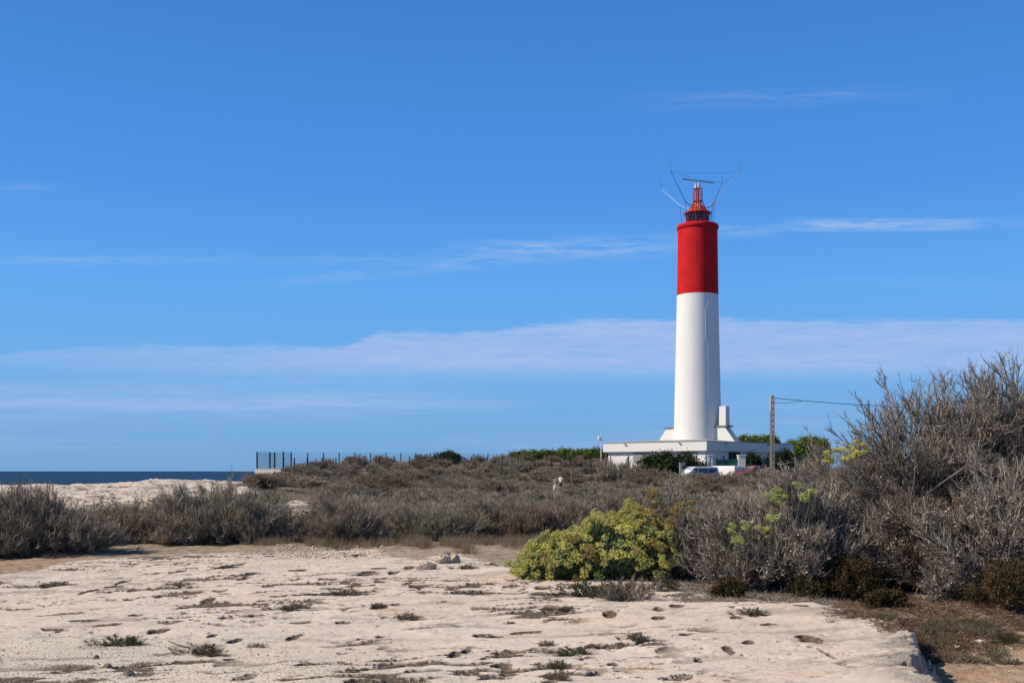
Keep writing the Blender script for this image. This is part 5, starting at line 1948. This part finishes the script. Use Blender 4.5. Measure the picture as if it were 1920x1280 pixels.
TUFTS = [
    (88, 1096, 105, 16, 'tuft', 'long dark dry tuft near the left edge below the red soil'),
    (220, 1200, 92, 27, 'tuft_green', 'grey green tuft on the gravel, leftmost of the two near tufts'),
    (372, 1216, 92, 30, 'tuft', 'dark twiggy tuft with a bare stick, right of the grey green one'),
    (485, 1209, 32, 16, 'twig_brown', 'small round brown tuft in a hole of the slab'),
    (538, 1138, 88, 20, 'tuft', 'curved grey tuft along a crack left of centre'),
    (632, 1111, 112, 12, 'tuft', 'thin dark line of tuft in the long crack left of centre'),
    (752, 1156, 72, 18, 'tuft', 'dark tuft filling an oval crevice near the middle of the slab'),
    (702, 1136, 44, 12, 'tuft', 'small dark tuft above the oval crevice tuft'),
    (878, 1110, 86, 12, 'tuft', 'flat grey tuft below the two white boulders'),
    (955, 1167, 22, 10, 'tuft_green', 'tiny isolated tuft in the centre of the slab'),
    (1186, 1194, 58, 22, 'tuft', 'grey tuft right of the green crevice plants'),
    (1230, 1205, 52, 11, 'twig_brown', 'narrow brown tuft in a short crack right of the grey tuft'),
    (1028, 1206, 40, 18, 'twig_tan', 'pale dry tuft at the upper left of the green crevice plants'),
    (1068, 1222, 85, 20, 'tuft_green', 'green mat plant in the crevice at bottom centre'),
    (1120, 1211, 62, 12, 'tuft', 'thin tuft trailing right from the green mat plant'),
    (1038, 1246, 60, 24, 'tuft', 'dark clump just below the green mat plant'),
    (1050, 1268, 62, 26, 'twig_tan', 'straw coloured grass clump at the bottom centre edge'),
    (1402, 1146, 74, 22, 'tuft', 'lone dry tuft on the pale slab right of centre'),
    (665, 1256, 70, 12, 'tuft_green', 'thin green grey tuft near the bottom left of centre'),
    (1188, 1106, 96, 62, 'twig_brown', 'reddish brown low plant in front of the samphire'),
    (1105, 1104, 130, 44, 'tuft_green', 'grey green low mat in front of the samphire, left part'),
    (1236, 1094, 70, 48, 'tuft', 'dry brown cushion right of the reddish low plant'),
    (1140, 1111, 80, 40, 'tuft', 'dry tuft between the grey green mat and the reddish plant'),
    (1882, 1196, 60, 24, 'tuft_green', 'dark spiky tuft on the red soil at the right edge'),
    (1772, 1214, 90, 16, 'tuft_green', 'low tuft lying on the red soil right of the ledge'),
    (1890, 1240, 70, 18, 'tuft', 'dry weed at the lower right edge on the red soil'),
    (1812, 1232, 60, 10, 'tuft', 'thin dry weed on the pale soil at lower right'),
    (868, 1062, 50, 14, 'tuft', 'dark tuft right of the two white boulders'),
    (560, 1189, 20, 8, 'tuft', 'tiny dark tuft right of the round brown one'),
    (830, 1128, 20, 8, 'tuft', 'speck of dark tuft above centre of the slab'),
    (1055, 1141, 60, 12, 'tuft', 'dry tuft in a shallow pit below the grey green mat'),
    (340, 1094, 50, 10, 'twig_brown', 'brown tuft in a pit of the upper left slab'),
    (420, 1062, 46, 10, 'tuft', 'dry tuft in the pitted upper slab, left'),
    (665, 1040, 40, 8, 'tuft', 'small tuft by the rubble at the back of the slab'),
]
for k, T_ in enumerate(TUFTS):
    tuft(*T_[:5], T_[5], rz=0.22 + rnd.uniform(-0.15, 0.15))
# the bare stick of the twiggy tuft
x, y = gpt(330, 1218)
z_ = gh(x, y)
st_ = MB().tube([(x + 0.14, y, z_ + 0.01), (x + 0.02, y - 0.03, z_ + 0.05), (x - 0.07, y - 0.03, z_ + 0.09)], (0.006, 0.005, 0.003), 5).build('dead_stick', M['trunk'], None, True)
tag(st_, 'short bare stick beside the dark twiggy tuft', 'stick')

# ------------------------------------------------------------------ boulders and stones
def stone(px, py, wpx, hpx, mat, label, seed, name='boulder', rz=0.0, cat='rock', elong=0.75):
    g = np.random.default_rng(seed)
    x, y = gpt(px, py + hpx * 0.45)
    w_, h = wpx / F * y, hpx / F * y
    import bmesh as bm_
    b_ = bm_.new()
    bm_.ops.create_icosphere(b_, subdivisions=5, radius=1)
    V = np.array([v.co[:] for v in b_.verts])
    off = g.uniform(0, 50, 3)
    nz_ = fbm(V[:, 0] * 1.3 + off[0] + V[:, 2], V[:, 1] * 1.3 + off[1] - V[:, 2] * 0.7, seed, 4)
    cut = V.copy()
    for k in range(7):
        n = unit(g.normal(size=3))
        dd = cut @ n
        lim = g.uniform(0.6, 0.85)
        cut -= np.maximum(0, dd - lim)[:, None] * n[None] * 0.85
    cut *= (0.75 + 0.5 * nz_)[:, None]
    cut *= (1 + 0.5 * (fbm(V[:, 0] * 4 + off[1], V[:, 1] * 4 + V[:, 2] * 3.1, seed + 5, 4, 0.6) - 0.5))[:, None]
    cut += g.normal(0, 0.012, cut.shape)
    cut *= np.array([w_ / 2, w_ / 2 * elong, h / 1.5])
    q = np.array([[v.index for v in f.verts] for f in b_.faces])
    b_.free()
    o = mesh_obj(name, cut, [q], M[mat], None, smooth=True, loc=(x, y, gh(x, y) + h * 0.22))
    o.rotation_euler = (0, 0, rz)
    return tag(o, label, cat)


stone(829, 1045, 34, 19, 'rock', 'left of two white boulders at the back of the slab', 701)
stone(852, 1046, 24, 17, 'rock', 'right of two white boulders at the back of the slab', 702)
stone(797, 1060, 40, 15, 'rock', 'flat pale boulder left of and below the white pair', 703, rz=0.3)
stone(1035, 1079, 22, 14, 'rock', 'small pale rock under the left edge of the samphire', 704)
stone(180, 1231, 12, 9, 'dark_rock', 'small dark stone on the gravel at lower left', 705, 'stone')
stone(202, 1248, 16, 9, 'dark_rock', 'dark oval stone below the first on the gravel', 706, 'stone')
stone(240, 1263, 22, 9, 'dark_rock', 'flat dark stone near the bottom left edge', 707, 'stone')
stone(1838, 1203, 30, 8, 'rock', 'pale flat stone on the red soil at right', 708, 'stone')
stone(1795, 1214, 14, 7, 'rock', 'small pale stone on the soil beside the ledge', 709, 'stone')
stone(1768, 1236, 14, 10, 'dark_rock', 'small dark stone just right of the ledge', 710, 'stone')
stone(1450, 1105, 10, 7, 'rock', 'tiny white stone at the foot of the silvery bush', 711, 'stone')

# gravel and rubble: stuff
def pebbles(name, label, n, region, mat, size, seed, sq=0.6):
    g = np.random.default_rng(seed)
    x, y = region(g, n)
    n = len(x)
    h = gha(x, y)
    base = np.array([[1, 0, 0], [-1, 0, 0], [0, 1, 0], [0, -1, 0], [0, 0, 1], [0, 0, -1]], float)
    f = np.array([[0, 2, 4], [2, 1, 4], [1, 3, 4], [3, 0, 4], [2, 0, 5], [1, 2, 5], [3, 1, 5], [0, 3, 5]])
    s_ = size * g.uniform(0.4, 1.0, n) ** 1.5
    sc_ = s_[:, None, None] * g.uniform(0.6, 1.3, (n, 6, 1)) * np.array([1, 0.8, sq])
    V = base[None] * sc_
    a_ = g.uniform(0, 6.28, n)
    ca, sa = np.cos(a_)[:, None], np.sin(a_)[:, None]
    V = np.stack([V[..., 0] * ca - V[..., 1] * sa, V[..., 0] * sa + V[..., 1] * ca, V[..., 2]], -1)
    V += np.stack([x, y, h + s_ * 0.2], 1)[:, None]
    q = (f[None] + (np.arange(n) * 6)[:, None, None]).reshape(-1, 3)
    o = mesh_obj(name, V.reshape(-1, 3), [q], M[mat])
    o['kind'] = 'stuff'
    o['label'] = label
    return o


def reg_px(x0, x1, y0, y1, fn=None):
    def r(g, n):
        px = g.uniform(x0, x1, n * 3)
        py = y0 + (y1 - y0) * g.uniform(0, 1, n * 3)
        if fn is not None:
            k = fn(px, py)
            px, py = px[k], py[k]
        px, py = px[:n], py[:n]
        return gpn(px, py)
    return r


pebbles('gravel', 'loose pale gravel on the lower left of the slab', 5000, reg_px(-100, 900, 1160, 1400, lambda a_, b2: b2 > 1195 + 0.10 * a_ + 20 * np.sin(a_ / 50)), 'rock', 0.012, 801)
pebbles('rubble', 'pale rubble at the back of the slab', 900, reg_px(520, 720, 1018, 1044), 'rock', 0.05, 802, 0.5)
pebbles('rubble', 'scattered chips on the pale slab', 1500, reg_px(-50, 1500, 1050, 1280), 'rock', 0.018, 803)
pebbles('gravel', 'small stones on the red soil at lower right', 2600, reg_px(1700, 2000, 1150, 1400), 'rock', 0.013, 804)
# leaf litter and green ground cover beside the slab
def lit_region(g, n):
    px = g.uniform(1560, 2000, n * 4)
    py = g.uniform(1120, 1235, n * 4)
    lo = np.interp(px, [1560, 1620, 1700, 1760, 1850, 2000], [1160, 1168, 1204, 1218, 1172, 1145])
    k = (py < lo + g.normal(0, 6, n * 4))
    px, py = px[k][:n], py[k][:n]
    return gpn(px, py)


scatter_stuff('leaf_litter', 'brown dry litter under the thicket at right', 3600, lambda g, n: tuple(np.resize(a_, n) for a_ in lit_region(g, n)), 'litter', 0.13, 0.0028, 811, 12, up=0.25)
scatter_stuff('ground_cover', 'grey green ground cover beside the slab ledge', 900, lambda g, n: tuple(np.resize(a_, n) for a_ in reg_px(1570, 1880, 1150, 1225, lambda a2, b2: (b2 < np.interp(a2, [1570, 1640, 1720, 1780, 1850, 1880], [1168, 1172, 1212, 1222, 1196, 1185])) & (fbm(a2 / 45, b2 / 18, 812, 3) > 0.53))(g, n)), 'leaf_mat', 0.085, 0.0035, 813, 14, up=0.5)
scatter_stuff('leaf_litter', 'pale dry litter at the foot of the silvery bushes', 1500, lambda g, n: tuple(np.resize(a_, n) for a_ in reg_px(1270, 1560, 1092, 1130)(g, n)), 'twig_silver', 0.14, 0.003, 814, 9, up=0.25)
